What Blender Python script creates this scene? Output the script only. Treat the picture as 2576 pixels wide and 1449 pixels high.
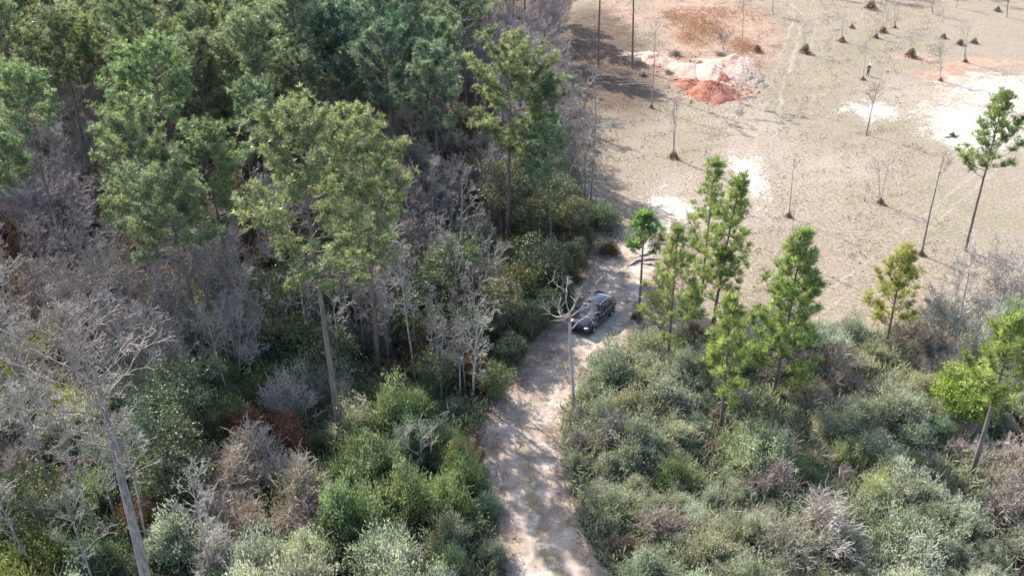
import bpy, bmesh, math, random
import numpy as np
from mathutils import Vector, Matrix

for o in list(bpy.data.objects): bpy.data.objects.remove(o)
SC = bpy.context.scene
COL = SC.collection

# ------------------------------------------------------------------ camera
F, CX, CY, PITCH, H = 2200.0, 1288.0, 724.5, math.radians(30.3), 37.0
SP, CP = math.sin(PITCH), math.cos(PITCH)
cam_d = bpy.data.cameras.new('camera'); cam = bpy.data.objects.new('camera', cam_d); COL.objects.link(cam)
cam.location = (0, 0, H); cam.rotation_euler = (math.pi/2-PITCH, 0, 0)
cam_d.sensor_width = 36; cam_d.lens = F/2576*36; cam_d.clip_end = 6000; cam_d.clip_start = .5
SC.camera = cam

# ------------------------------------------------------------------ light
SUN_EL = math.radians(39); SUN_AZ = (-.64, .77)
n_ = math.hypot(*SUN_AZ); sdir = Vector((SUN_AZ[0]/n_*math.cos(SUN_EL), SUN_AZ[1]/n_*math.cos(SUN_EL), math.sin(SUN_EL)))
W = bpy.data.worlds.new('World'); SC.world = W; W.use_nodes = True
wn = W.node_tree; bg = wn.nodes['Background']
sky = wn.nodes.new('ShaderNodeTexSky'); sky.sky_type = 'NISHITA'; sky.sun_disc = False
sky.sun_elevation = SUN_EL; sky.sun_rotation = math.atan2(sdir.x, sdir.y); sky.air_density = 1.0; sky.dust_density = 1.5
wn.links.new(sky.outputs[0], bg.inputs[0]); bg.inputs[1].default_value = .15
sl = bpy.data.lights.new('sun', 'SUN'); sl.energy = 4.1; sl.angle = math.radians(.55); sl.color = (1, .955, .88)
so = bpy.data.objects.new('sun', sl); COL.objects.link(so); so.rotation_euler = (-sdir).to_track_quat('-Z', 'Y').to_euler(); so.location = (0, 60, 80)
SC.view_settings.view_transform = 'Standard'; SC.view_settings.look = 'None'; SC.view_settings.gamma = 1
SC.view_settings.exposure = 1.6
SC.render.engine = 'CYCLES'
SC.cycles.max_bounces = 5; SC.cycles.transparent_max_bounces = 4
try: SC.cycles.filter_width = 1.6
except Exception: pass

# ------------------------------------------------------------------ pixel <-> ground
def P(u, v, h=0.0):
    a = (u-CX)/F; b = (v-CY)/F; z = (H-h)/(SP+b*CP)
    return a*z, z*(CP-b*SP)
def proj(x, y, h):
    d = y*CP+(H-h)*SP
    return CX+F*x/d, CY+F*((H-h)*CP-y*SP)/d
def stand(ub, vb, ut, vt):
    x, y = P(ub, vb); b = (vt-CY)/F
    h = H-y*(b*CP+SP)/(CP-b*SP)
    d = y*CP+(H-h)*SP
    return x, y, h, (ut-CX)/F*d-x          # base x, y, height, sideways lean of the tip

def inpoly(px, py, poly):
    c = False; j = len(poly)-1
    for i in range(len(poly)):
        xi, yi = poly[i]; xj, yj = poly[j]
        if (yi > py) != (yj > py) and px < (xj-xi)*(py-yi)/(yj-yi+1e-12)+xi: c = not c
        j = i
    return c

# ------------------------------------------------------------------ materials
def new_mat(name):
    m = bpy.data.materials.new(name); m.use_nodes = True
    nt = m.node_tree; nt.nodes.clear()
    out = nt.nodes.new('ShaderNodeOutputMaterial')
    return m, nt, out
def N(nt, t, **k):
    n = nt.nodes.new(t)
    for a, b in k.items(): setattr(n, a, b)
    return n
def noise(nt, vec, scale, detail=4, rough=.6):
    n = N(nt, 'ShaderNodeTexNoise'); n.inputs['Scale'].default_value = scale
    n.inputs['Detail'].default_value = detail; n.inputs['Roughness'].default_value = rough
    nt.links.new(vec, n.inputs['Vector']); return n.outputs['Fac']
def ramp(nt, fac, stops):
    r = N(nt, 'ShaderNodeValToRGB'); e = r.color_ramp.elements
    while len(e) < len(stops): e.new(.5)
    for el, (p, c) in zip(e, stops):
        el.position = p; el.color = (c if len(c) == 4 else (*c, 1)) if isinstance(c, tuple) else (c, c, c, 1)
    nt.links.new(fac, r.inputs[0]); return r.outputs[0]
def mix(nt, fac, a, b, mode='MIX'):
    m = N(nt, 'ShaderNodeMix', data_type='RGBA', blend_type=mode)
    for s, v in ((0, fac), (6, a), (7, b)):
        if isinstance(v, (int, float)): m.inputs[s].default_value = v
        elif isinstance(v, tuple): m.inputs[s].default_value = (*v, 1)
        else: nt.links.new(v, m.inputs[s])
    return m.outputs[2]
def math_(nt, op, a, b=0.0, clamp=False):
    m = N(nt, 'ShaderNodeMath', operation=op, use_clamp=clamp)
    for i, v in enumerate((a, b)):
        if isinstance(v, (int, float)): m.inputs[i].default_value = v
        else: nt.links.new(v, m.inputs[i])
    return m.outputs[0]

def leaf_material(name, dark, light, rough=.5, spec=.3, transl=.35, tcol=(1.25, 1.25, .55)):
    m, nt, out = new_mat(name)
    at = N(nt, 'ShaderNodeAttribute', attribute_name='v'); oi = N(nt, 'ShaderNodeObjectInfo')
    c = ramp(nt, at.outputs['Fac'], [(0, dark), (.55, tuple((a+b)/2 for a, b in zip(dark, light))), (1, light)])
    c = mix(nt, 1.0, c, oi.outputs['Color'], 'MULTIPLY')
    p = N(nt, 'ShaderNodeBsdfPrincipled'); p.inputs['Roughness'].default_value = rough
    p.inputs['Specular IOR Level'].default_value = spec; nt.links.new(c, p.inputs['Base Color'])
    t = N(nt, 'ShaderNodeBsdfTranslucent'); nt.links.new(mix(nt, 1.0, c, tcol, 'MULTIPLY'), t.inputs[0])
    ms = N(nt, 'ShaderNodeMixShader'); ms.inputs[0].default_value = transl
    nt.links.new(p.outputs[0], ms.inputs[1]); nt.links.new(t.outputs[0], ms.inputs[2]); nt.links.new(ms.outputs[0], out.inputs[0])
    return m
def bark_material(name, dark, light, scale=3):
    m, nt, out = new_mat(name)
    tc = N(nt, 'ShaderNodeTexCoord'); oi = N(nt, 'ShaderNodeObjectInfo')
    mp = N(nt, 'ShaderNodeMapping'); mp.inputs['Scale'].default_value = (1, 1, .25); nt.links.new(tc.outputs['Object'], mp.inputs[0])
    f = noise(nt, mp.outputs[0], scale, 6, .7)
    c = ramp(nt, f, [(.3, dark), (.7, light)])
    c = mix(nt, 1.0, c, oi.outputs['Color'], 'MULTIPLY')
    p = N(nt, 'ShaderNodeBsdfPrincipled'); p.inputs['Roughness'].default_value = .9; p.inputs['Specular IOR Level'].default_value = .15
    nt.links.new(c, p.inputs['Base Color'])
    b = N(nt, 'ShaderNodeBump'); b.inputs['Strength'].default_value = .6; b.inputs['Distance'].default_value = .04
    nt.links.new(f, b.inputs['Height']); nt.links.new(b.outputs[0], p.inputs['Normal'])
    nt.links.new(p.outputs[0], out.inputs[0]); return m
def plain(name, col, rough=.5, metal=0., spec=.5, emit=None, noise_amt=.15, nscale=20, coat=0.):
    m, nt, out = new_mat(name)
    tc = N(nt, 'ShaderNodeTexCoord'); f = noise(nt, tc.outputs['Object'], nscale, 4)
    c = mix(nt, f, tuple(x*(1-noise_amt) for x in col), tuple(min(1, x*(1+noise_amt)) for x in col))
    p = N(nt, 'ShaderNodeBsdfPrincipled'); p.inputs['Roughness'].default_value = rough; p.inputs['Metallic'].default_value = metal
    p.inputs['Specular IOR Level'].default_value = spec; p.inputs['Coat Weight'].default_value = coat
    nt.links.new(c, p.inputs['Base Color']); nt.links.new(p.outputs[0], out.inputs[0]); return m

M = {}
M['needle'] = leaf_material('pine_needles', (.05, .066, .048), (.315, .345, .235), .45, .35, .42, (1.15, 1.2, .75))
M['needle_young'] = leaf_material('young_pine_needles', (.06, .08, .04), (.33, .36, .19), .42, .35, .48, (1.15, 1.2, .65))
M['broad'] = leaf_material('glossy_leaves', (.03, .05, .032), (.15, .19, .115), .5, .45, .22)
M['leafy'] = leaf_material('shrub_leaves', (.13, .145, .10), (.43, .46, .345), .55, .3, .38, (1.08, 1.1, .85))
M['dead'] = leaf_material('dead_leaves', (.11, .07, .05), (.34, .24, .17), .7, .2, .3, (1.1, .95, .7))
M['grass'] = leaf_material('dry_grass_blades', (.18, .145, .09), (.50, .43, .31), .7, .2, .35, (1.1, 1.05, .8))
M['weed'] = leaf_material('low_green_weeds', (.07, .10, .04), (.2, .25, .12), .6, .2, .3)
M['pine_bark'] = bark_material('pine_bark', (.07, .055, .05), (.24, .19, .17))
M['bark'] = bark_material('grey_bark', (.08, .07, .065), (.42, .39, .37), 7)
M['twig'] = bark_material('grey_twigs', (.17, .15, .13), (.40, .36, .32), 2)

# ------------------------------------------------------------------ mesh building
class MB:
    def __init__(s): s.v = []; s.f = []; s.a = []; s.n = 0; s.mi = []
    def add(s, verts, faces, val=.5, mi=0):
        verts = np.asarray(verts, float); faces = np.asarray(faces, int)
        s.v.append(verts); s.f.append((faces+s.n, mi))
        s.a.append(np.full(len(verts), val) if np.isscalar(val) else np.asarray(val, float)); s.n += len(verts)
    def tube(s, pts, rad, sides=3, mi=0, val=.5):
        pts = np.asarray(pts, float); n = len(pts)
        if n < 2: return
        t = np.gradient(pts, axis=0); t /= np.linalg.norm(t, axis=1)[:, None]+1e-9
        ref = np.array([0, 0, 1.0]) if abs(t[0][2]) < .8 else np.array([1.0, 0, 0])
        a = np.cross(t, ref); a /= np.linalg.norm(a, axis=1)[:, None]+1e-9; b = np.cross(t, a)
        ang = np.arange(sides)*2*math.pi/sides
        rad = np.broadcast_to(np.asarray(rad, float), (n,))
        ring = pts[:, None, :]+rad[:, None, None]*(a[:, None, :]*np.cos(ang)[None, :, None]+b[:, None, :]*np.sin(ang)[None, :, None])
        i = np.arange(n-1)[:, None]*sides; k = np.arange(sides)[None, :]; k2 = (k+1) % sides
        fc = np.stack([i+k, i+k2, i+k2+sides, i+k+sides], -1).reshape(-1, 4)
        s.add(ring.reshape(-1, 3), fc, val, mi)
    def mesh(s, name, mats, smooth=False):
        me = bpy.data.meshes.new(name)
        V = np.concatenate(s.v) if s.v else np.zeros((0, 3))
        loops = []; starts = []; tot = 0; mis = []
        for f, mi in s.f:
            k = f.shape[1]; loops.append(f.reshape(-1)); starts.append(tot+np.arange(len(f))*k); tot += f.size
            mis.append(np.full(len(f), mi))
        me.vertices.add(len(V)); me.vertices.foreach_set('co', V.astype(np.float32).ravel())
        if loops:
            L = np.concatenate(loops); S = np.concatenate(starts)
            me.loops.add(len(L)); me.loops.foreach_set('vertex_index', L.astype(np.int32))
            me.polygons.add(len(S)); me.polygons.foreach_set('loop_start', S.astype(np.int32))
            me.polygons.foreach_set('material_index', np.concatenate(mis).astype(np.int32))
        at = me.attributes.new('v', 'FLOAT', 'POINT'); at.data.foreach_set('value', np.concatenate(s.a).astype(np.float32) if s.a else [])
        for m in mats: me.materials.append(m)
        me.update(calc_edges=True)
        if smooth: me.polygons.foreach_set('use_smooth', [True]*len(me.polygons))
        return me
def link(name, me, parent=None, loc=None, color=None):
    o = bpy.data.objects.new(name, me); COL.objects.link(o)
    if parent: o.parent = parent
    if loc: o.location = loc
    if color: o.color = (*color, 1)
    return o
class Auto(str): pass
PENDING = []
def tag(o, label=None, cat=None, group=None, kind=None):
    if isinstance(label, Auto): PENDING.append((o, label.q))
    elif label: o['label'] = label
    if cat: o['category'] = cat
    if group: o['group'] = group
    if kind: o['kind'] = kind
    return o
def empty(name, loc, rz=0, label=None, cat=None, group=None):
    o = bpy.data.objects.new(name, None); COL.objects.link(o); o.location = loc; o.rotation_euler = (0, 0, rz)
    o.empty_display_size = .3
    return tag(o, label, cat, group)

def unit(a): return a/(np.linalg.norm(a, axis=-1, keepdims=True)+1e-9)
def blades(mb, cen, dirs, vals, k, length, width, a, b, rng, mi=0, jit=0.):
    """k leaf blades round every centre: narrow diamonds leaving along dirs*a + random*b"""
    cen = np.repeat(np.asarray(cen, float), k, 0); dirs = np.repeat(np.asarray(dirs, float), k, 0); vals = np.repeat(np.asarray(vals, float), k)
    n = len(cen)
    if jit: cen = cen+rng.normal(0, jit, (n, 3))
    d = unit(dirs*a+unit(rng.normal(size=(n, 3)))*b)
    s = unit(np.cross(d, rng.normal(size=(n, 3))))
    L = length*rng.uniform(.65, 1.15, n)[:, None]; w = width*rng.uniform(.7, 1.2, n)[:, None]*.5
    V = np.stack([cen, cen+d*L*.5+s*w, cen+d*L, cen+d*L*.5-s*w], 1).reshape(-1, 3)
    vv = np.repeat(np.clip(vals+rng.normal(0, .1, n), 0, 1), 4)
    mb.add(V, np.arange(4*n).reshape(-1, 4), vv, mi)

# ------------------------------------------------------------------ plants
def make_pine(h, cw, cb, seed, young=False, lean=0., dens=1.0, r0=None, oneside=None):
    rng = np.random.default_rng(seed); tr = MB(); cr = MB()
    r0 = r0 or (.05+.0095*h)
    nz = 14; zz = np.linspace(0, 1, nz)
    wob = np.cumsum(rng.normal(0, .006*h/3, (nz, 2)), 0)*zz[:, None]
    def axis(t):
        return np.array([lean*t+np.interp(t, zz, wob[:, 0]), np.interp(t, zz, wob[:, 1]), h*t])
    tr.tube([axis(t) for t in zz], r0*(1-zz)**.7*.92+.012, 8, val=.5)
    nb = int((44 if young else 46)*dens*max(.7, h*(1-cb)/9)); C = []; D = []; Vv = []
    az = rng.uniform(0, 6.28)
    for i in range(nb):
        s = ((i+.5)/nb)**.9; s = min(1, max(0, s+rng.normal(0, .02)))
        t = cb+(1-cb)*s*.985
        az += 2.4+rng.normal(0, .5)
        prof = ((1-s)**.65*.95+.07)*(.7+.3*min(1, s/.12)) if young else max(.12, math.sin(math.pi*(.17+.76*s)))**.75
        L = cw/2*prof*rng.uniform(.72, 1.12)
        if rng.random() < (.04 if young else .07): L *= .5
        el = math.radians((18+42*s if young else 2+48*s)+rng.normal(0, 7))
        base = axis(t); o = np.array([math.cos(az)*math.cos(el), math.sin(az)*math.cos(el), math.sin(el)])
        up = (.28 if young else .22)
        q = np.linspace(0, 1, 5)
        pts = base+o*L*q[:, None]; pts[:, 2] += up*L*q**2-.05*L*np.sin(q*3.1)
        side = unit(np.cross(o, [0, 0, 1.0])); pts += side*(rng.normal(0, .05)*L*q[:, None]**2)
        tr.tube(pts, (.012+.011*L)*(1-q*.75), 3)
        m = max(4 if young else 3, int((5.0 if young else 6.5)*L*dens**.5))
        for j in range(m):
            u = rng.uniform(.30 if L > 1 else .1, 1) if j else 1.0
            c = np.array([np.interp(u, q, pts[:, a_]) for a_ in range(3)])
            tl = rng.uniform(.25, .75)*(.35+.14*L)*(1.25-u*.55)
            dd = unit(o*.7+side*rng.normal(0, .9)+np.array([0, 0, rng.uniform(.1, .9)]))
            e = c+dd*tl
            if u < 1: tr.tube([c, e], [.014, .007], 3)
            else: e = c
            shade = .5+.18*rng.normal()
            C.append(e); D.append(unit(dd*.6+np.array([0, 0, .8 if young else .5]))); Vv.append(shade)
            for _ in range(1 if young else 2):
                C.append(e+rng.normal(0, .16 if young else .2, 3)); D.append(unit(dd+rng.normal(0, .4, 3)+np.array([0, 0, .5]))); Vv.append(shade+.12*rng.normal())
    tip = axis(1.0)
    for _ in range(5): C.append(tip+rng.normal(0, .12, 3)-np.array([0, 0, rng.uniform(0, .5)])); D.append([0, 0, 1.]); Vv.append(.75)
    C = np.array(C); D = np.array(D); Vv = np.array(Vv)
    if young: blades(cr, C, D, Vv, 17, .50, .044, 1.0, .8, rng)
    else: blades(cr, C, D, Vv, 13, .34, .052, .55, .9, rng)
    return tr, cr

def branchwork(h, w, cb, seed, lean=0., dens=1., r0=.12, forks=1, up=.6, min_r=.006, limbs=None, levels=4):
    """bare tree: trunk + limbs in one builder, fine twigs in the other"""
    rng = np.random.default_rng(seed); tr = MB(); tw = MB()
    def grow(p, d, L, r, lvl):
        n = 5 if lvl <= 1 else 4
        pts = [p]; dd = d
        for i in range(n-1):
            dd = unit(dd+rng.normal(0, .13+.05*lvl, 3)+np.array([0, 0, .05*up]))
            pts.append(pts[-1]+dd*L/(n-1))
        rr = np.linspace(r, max(min_r, r*.45), n)
        (tr if lvl <= 1 else tw).tube(pts, rr, 6 if lvl == 0 else 3)
        if lvl >= levels: return
        k = int(rng.integers(3, 6)*dens**.5)+(2 if lvl == 1 else 0)
        for j in range(k):
            u = rng.uniform(.25, 1); q = u*(n-1); i0 = min(n-2, int(q)); pp = pts[i0]+(pts[i0+1]-pts[i0])*(q-i0)
            ax = unit(pts[i0+1]-pts[i0]); s = unit(np.cross(ax, rng.normal(size=3)))
            ang = rng.uniform(.45, .95)
            nd = unit(ax*math.cos(ang)+s*math.sin(ang)+np.array([0, 0, .3*up]))
            grow(pp, nd, L*rng.uniform(.38, .62), max(min_r, r*.5), lvl+1)
    for fk in range(forks):
        nz = 10; zz = np.linspace(0, 1, nz)
        fx, fy = (0, 0) if forks == 1 else (rng.normal(0, .12*w), rng.normal(0, .12*w))
        wob = np.cumsum(rng.normal(0, .02*h/3, (nz, 2)), 0)*.6
        ax = np.stack([lean*zz+wob[:, 0]*zz+fx*zz, wob[:, 1]*zz+fy*zz, h*zz*(1 if fk == 0 else rng.uniform(.75, .98))], 1)
        tr.tube(ax, r0*(1-zz)**.8+.012, 7)
        nb = int(12*dens/forks**.6)+3
        for i in range(nb):
            t = cb+(1-cb)*(i+.5)/nb*.97
            p = np.array([np.interp(t, zz, ax[:, a_]) for a_ in range(3)])
            az = rng.uniform(0, 6.28); el = rng.uniform(.35, 1.0)+.3*t*up
            s = (t-cb)/(1-cb)
            L = w/2*(max(.25, math.sin(math.pi*(.2+.7*s))))*rng.uniform(.7, 1.15)
            grow(p, np.array([math.cos(az)*math.cos(el), math.sin(az)*math.cos(el), math.sin(el)]), L, max(.012, r0*.38*(1-t)+.012), 1)
    return tr, tw

def make_broad(h, w, seed, dens=1., leaf=(.17, .085), cb=.15):
    rng = np.random.default_rng(seed); tr = MB(); cr = MB()
    zz = np.linspace(0, 1, 7); tr.tube(np.stack([.03*h*np.sin(zz*4), .03*h*np.cos(zz*3), h*.8*zz], 1), .02*h*(1-zz*.85), 6)
    n = int(46*dens); C = []; D = []; Vv = []
    for i in range(n):
        d = unit(rng.normal(size=3)); d[2] = d[2]*.9+.1
        rr = rng.uniform(.5, 1)**.6
        s = rng.uniform(.75, 1.08)
        c = np.array([d[0]*w/2*rr*s, d[1]*w/2*rr*s, h*(cb+(1-cb)/2)+d[2]*h*(1-cb)/2*rr*s])
        tr.tube([np.array([0, 0, max(.1, c[2]-.35*h)]), (c+[0, 0, c[2]-.3*h])*.5, c], [.03, .02, .008], 3)
        cl = .13*min(w, h)*rng.uniform(.7, 1.3); m = int(22*dens**.3); v = .45+.2*rng.normal()
        q = unit(rng.normal(size=(m, 3)))*rng.uniform(.3, 1, (m, 1))**.5*cl*np.array([1.25, 1.25, .8])
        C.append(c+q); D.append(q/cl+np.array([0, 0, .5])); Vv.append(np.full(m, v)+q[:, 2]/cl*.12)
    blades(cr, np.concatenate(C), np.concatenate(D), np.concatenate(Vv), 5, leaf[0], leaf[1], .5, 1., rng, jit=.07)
    return tr, cr

def make_shrub(seed, kind='leafy'):
    """about 3 m tall and 3.2 m wide; stems fan out and up"""
    rng = np.random.default_rng(seed); mb = MB()
    C = []; D = []; Vv = []
    ns = {'leafy': 170, 'twiggy': 120, 'dead': 110}[kind]
    lobes = [(rng.uniform(-1.25, 1.25), rng.uniform(-1.25, 1.25), rng.uniform(.6, 1.1)) for _ in range(8)]
    for i in range(ns):
        lx, ly, lh = lobes[rng.integers(8)]
        top = np.array([lx+rng.normal(0, .42), ly+rng.normal(0, .42), 0]); r = math.hypot(top[0], top[1])
        top[2] = 3.0*lh*max(.28, 1-(r/2.5)**2)*rng.uniform(.55, 1.22)
        base = np.array([top[0]*.25, top[1]*.25, 0.])
        mid = base*.5+top*.5+np.array([top[0]*.12, top[1]*.12, .2])
        q = np.linspace(0, 1, 5)[:, None]; pts = base*(1-q)**2+2*mid*q*(1-q)+top*q**2
        mb.tube(pts, np.linspace(.022, .006, 5), 3, mi=1)
        ax = unit(pts[-1]-pts[-2]); v = .5+.2*rng.normal()
        if kind == 'leafy':
            m = rng.integers(9, 15); u = rng.uniform(.3, 1.02, m)
            p = np.stack([np.interp(u, q[:, 0], pts[:, a_]) for a_ in range(3)], 1)+rng.normal(0, .12, (m, 3))
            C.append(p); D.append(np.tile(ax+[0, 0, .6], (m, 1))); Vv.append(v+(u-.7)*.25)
        nt_ = {'leafy': 3, 'twiggy': 7, 'dead': 5}[kind]
        for _ in range(nt_):
            u = rng.uniform(.35, 1); p = np.array([np.interp(u, q[:, 0], pts[:, a_]) for a_ in range(3)])
            d = unit(ax+rng.normal(0, .55, 3)+[0, 0, .35]); L = rng.uniform(.3, .8)
            e = p+d*L; mb.tube([p, p+d*L*.5+rng.normal(0, .05, 3), e], [.017, .013, .008], 3, mi=1)
            if kind == 'twiggy':
                for _k in range(2):
                    d2 = unit(d+rng.normal(0, .6, 3)); p2 = p+d*L*rng.uniform(.3, 1); mb.tube([p2, p2+d2*rng.uniform(.2, .45)], [.012, .007], 3, mi=1)
            if kind == 'dead':
                C.append(p+d*L*rng.uniform(.2, 1, (3, 1))); D.append(np.tile(d, (3, 1))); Vv.append(np.full(3, v))
    if kind == 'twiggy':
        C.append(rng.normal(0, .75, (260, 3))*[1, 1, .55]+[0, 0, 1.2]); D.append(np.tile([0, 0, 1.], (260, 1))); Vv.append(np.full(260, .3))
    k, L, w = {'leafy': (7, .19, .052), 'twiggy': (5, .13, .06), 'dead': (5, .15, .08)}[kind]
    blades(mb, np.concatenate(C), np.concatenate(D), np.concatenate(Vv), k, L, w, 1.0, .6, rng, jit=.12)
    return mb

# ------------------------------------------------------------------ layout masks
TRACK = [(1262,1500,1560),(1280,1449,1530),(1265,1400,1500),(1262,1340,1462),(1245,1270,1440),(1232,1200,1424),(1222,1130,1412),(1225,1060,1415),
         (1262,1000,1440),(1300,940,1490),(1340,870,1590),(1395,820,1612),(1432,780,1622),(1462,735,1640),(1482,690,1660),(1500,650,1690),(1530,615,1735),(1575,585,1780)]
TW = [(P(a, v), P(b, v)) for a, v, b in TRACK]
TRACK_POLY = [l for l, r in TW]+[r for l, r in reversed(TW)]
_tl = np.array([[l[1], l[0], r[0]] for l, r in TW]); _tl = _tl[np.argsort(_tl[:, 0])]
def track_mask(x, y):
    l = np.interp(y, _tl[:, 0], _tl[:, 1]); r = np.interp(y, _tl[:, 0], _tl[:, 2])
    c = (l+r)/2; hw = (r-l)/2
    m = np.clip((hw-np.abs(x-c))/.7+.6, 0, 1)
    return m*(y < _tl[-1, 0]+1)*(y > 20), c, hw
# right-hand edge of the wood (ground points), from far to near
EDGE_PX = [(1440,-60),(1440,0),(1430,90),(1425,200),(1440,270),(1450,340),(1460,430),(1480,520),(1490,600),(1480,680),(1440,760),(1370,830),(1320,900),(1270,980),(1222,1060),(1215,1150),(1235,1280),(1260,1449),(1262,1560)]
_e = np.array([P(u, v) for u, v in EDGE_PX]); _e = _e[np.argsort(_e[:, 1])]
def edge_x(y): return np.interp(y, _e[:, 1], _e[:, 0])
# near edge of the open field on the right (scrub begins on the camera side)
FE_PX = [(1560,880),(1640,870),(1760,850),(1880,820),(2000,830),(2100,830),(2200,850),(2300,820),(2420,760),(2576,740),(2700,730)]
_f = np.array([P(u, v) for u, v in FE_PX])
def field_y(x): return np.interp(x, _f[:, 0], _f[:, 1])
def blob(x, y, u, v, ru, rv, soft=.35):
    """soft ellipse whose centre and radii were read off at ground level, in metres"""
    cx, cy = P(u, v); rx = abs(P(u+ru, v)[0]-cx); ry = abs(P(u, v-rv)[1]-P(u, v+rv)[1])/2
    d = np.sqrt(((x-cx)/rx)**2+((y-cy)/ry)**2)
    return np.clip((1-d)/soft+.5, 0, 1)
_rs = np.random.default_rng(3); _ph = _rs.uniform(0, 6.28, (24, 2)); _kk = _rs.normal(0, 1, (24, 2))
def wav(x, y, sc, k0=0):
    s = 0
    for i in range(8):
        kx, ky = _kk[(i+k0) % 24]*sc; s = s+np.sin(kx*x+ky*y+_ph[(i+k0) % 24, 0])
    return s/8
def gz(x, y):
    x = np.asarray(x, float); y = np.asarray(y, float)
    z = .10*wav(x, y, .25)+.035*wav(x, y, 1.1, 7)
    m, c, hw = track_mask(x, y)
    rut = np.exp(-((np.abs(x-c)-.8)/.28)**2)
    return z-.07*rut*m
def gzf(x, y): return float(gz(x, y))

def masks(x, y):
    n1 = wav(x, y, .5, 3); n2 = wav(x, y, 1.7, 11)
    sand = np.zeros_like(x); n3 = wav(x, y, 3.3, 17); jx = x+1.6*n1+1.1*n2+.5*n3; jy = y+2.6*n1+1.8*n2+.9*n3
    for b in [(2560,240,170,55),(2450,310,130,60),(2195,283,80,22),(1690,520,62,40),(1655,575,60,28),(1592,690,34,40),(1625,635,30,40),(1600,745,26,30),(1560,800,30,24),(1880,440,45,60),(1500,845,60,28),
              (1370,1410,60,60),(1405,1010,18,50),(1470,865,45,25),(1345,1100,30,16),(1385,1170,25,30),(1330,1330,20,40), (1790,165,50,16),(1620,140,50,14),(2420,340,90,40)]:
        sand = np.maximum(sand, blob(jx, jy, *b, soft=1.6)*.9)
    sand = sand*(1-.28*track_mask(x, y)[0])
    soft = np.zeros_like(x)
    for b in [(1900,330,150,200),(1750,480,160,80),(1870,500,110,70),(2330,240,210,60),(1800,560,200,60),(2100,420,180,60)]:
        soft = np.maximum(soft, blob(jx, jy, *b, soft=1.3)*.6)
    tr_ = np.array([P(a, b) for a, b in [(1600,640),(1700,575),(1800,500),(1880,430),(1925,350),(1945,250),(1975,150),(2010,40)]])
    tx = np.interp(y, tr_[:, 1], tr_[:, 0]); on = (y > tr_[0, 1])*1.0
    for off, a in ((-.9, .95), (.9, .95), (3.2, .6), (5.0, .6)):
        soft = np.maximum(soft, a*on*np.exp(-((x-tx-off-.25*n2-.6*n1)/.38)**2)*(.75+.5*n1))
    tr2 = np.array([P(a, b) for a, b in [(2000,820),(2150,700),(2330,560),(2480,430),(2576,330)]])
    tx2 = np.interp(y, tr2[:, 1], tr2[:, 0]); on2 = (y > tr2[0, 1])*(y < tr2[-1, 1])*1.0
    for off in (-.9, .9): soft = np.maximum(soft, .8*on2*np.exp(-((x-tx2-off-.3*n2)/.38)**2)*(.75+.5*n1))
    clay = np.zeros_like(x)
    for b in [(1790,50,150,90),(1800,115,140,60),(1760,20,120,50),(1800,225,110,32),(1700,160,100,50),(2380,190,90,22),(2300,145,60,12),(2480,160,120,12),(1560,40,60,40)]:
        clay = np.maximum(clay, blob(jx, jy, *b, soft=.9))
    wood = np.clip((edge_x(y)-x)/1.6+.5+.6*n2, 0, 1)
    painted_shade = np.maximum(blob(jx, jy, 1520, 130, 130, 150, .8), 0)  # tree shade on the open soil, painted in as a dark patch
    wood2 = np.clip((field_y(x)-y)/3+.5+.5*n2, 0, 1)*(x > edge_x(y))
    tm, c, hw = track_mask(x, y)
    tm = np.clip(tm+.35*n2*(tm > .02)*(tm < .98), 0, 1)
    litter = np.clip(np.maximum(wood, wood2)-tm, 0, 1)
    litter = np.maximum(litter, painted_shade*.75)  # the painted tree shade borrows the litter colour
    green = np.clip(np.maximum.reduce([blob(jx, jy, 1990, 260, 130, 50, 1.2), blob(jx, jy, 2150, 120, 260, 60, 1.4)*.8, blob(jx, jy, 2440, 560, 160, 110, 1.4)*.8, blob(jx, jy, 2150, 330, 200, 60, 1.4)*.6]), 0, 1)
    mid = np.exp(-((x-c)/(.42))**2)*tm*(y < P(0, 1080)[1])
    mid = np.maximum(mid, .45*np.exp(-((x-c)/.3)**2)*tm)
    rut = (np.exp(-((np.abs(x-c+.12*n1)-.82)/.27)**2))*tm*np.clip(.8+.5*n1, 0, 1)
    return sand, soft, clay, litter, tm, green, mid, rut

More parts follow.
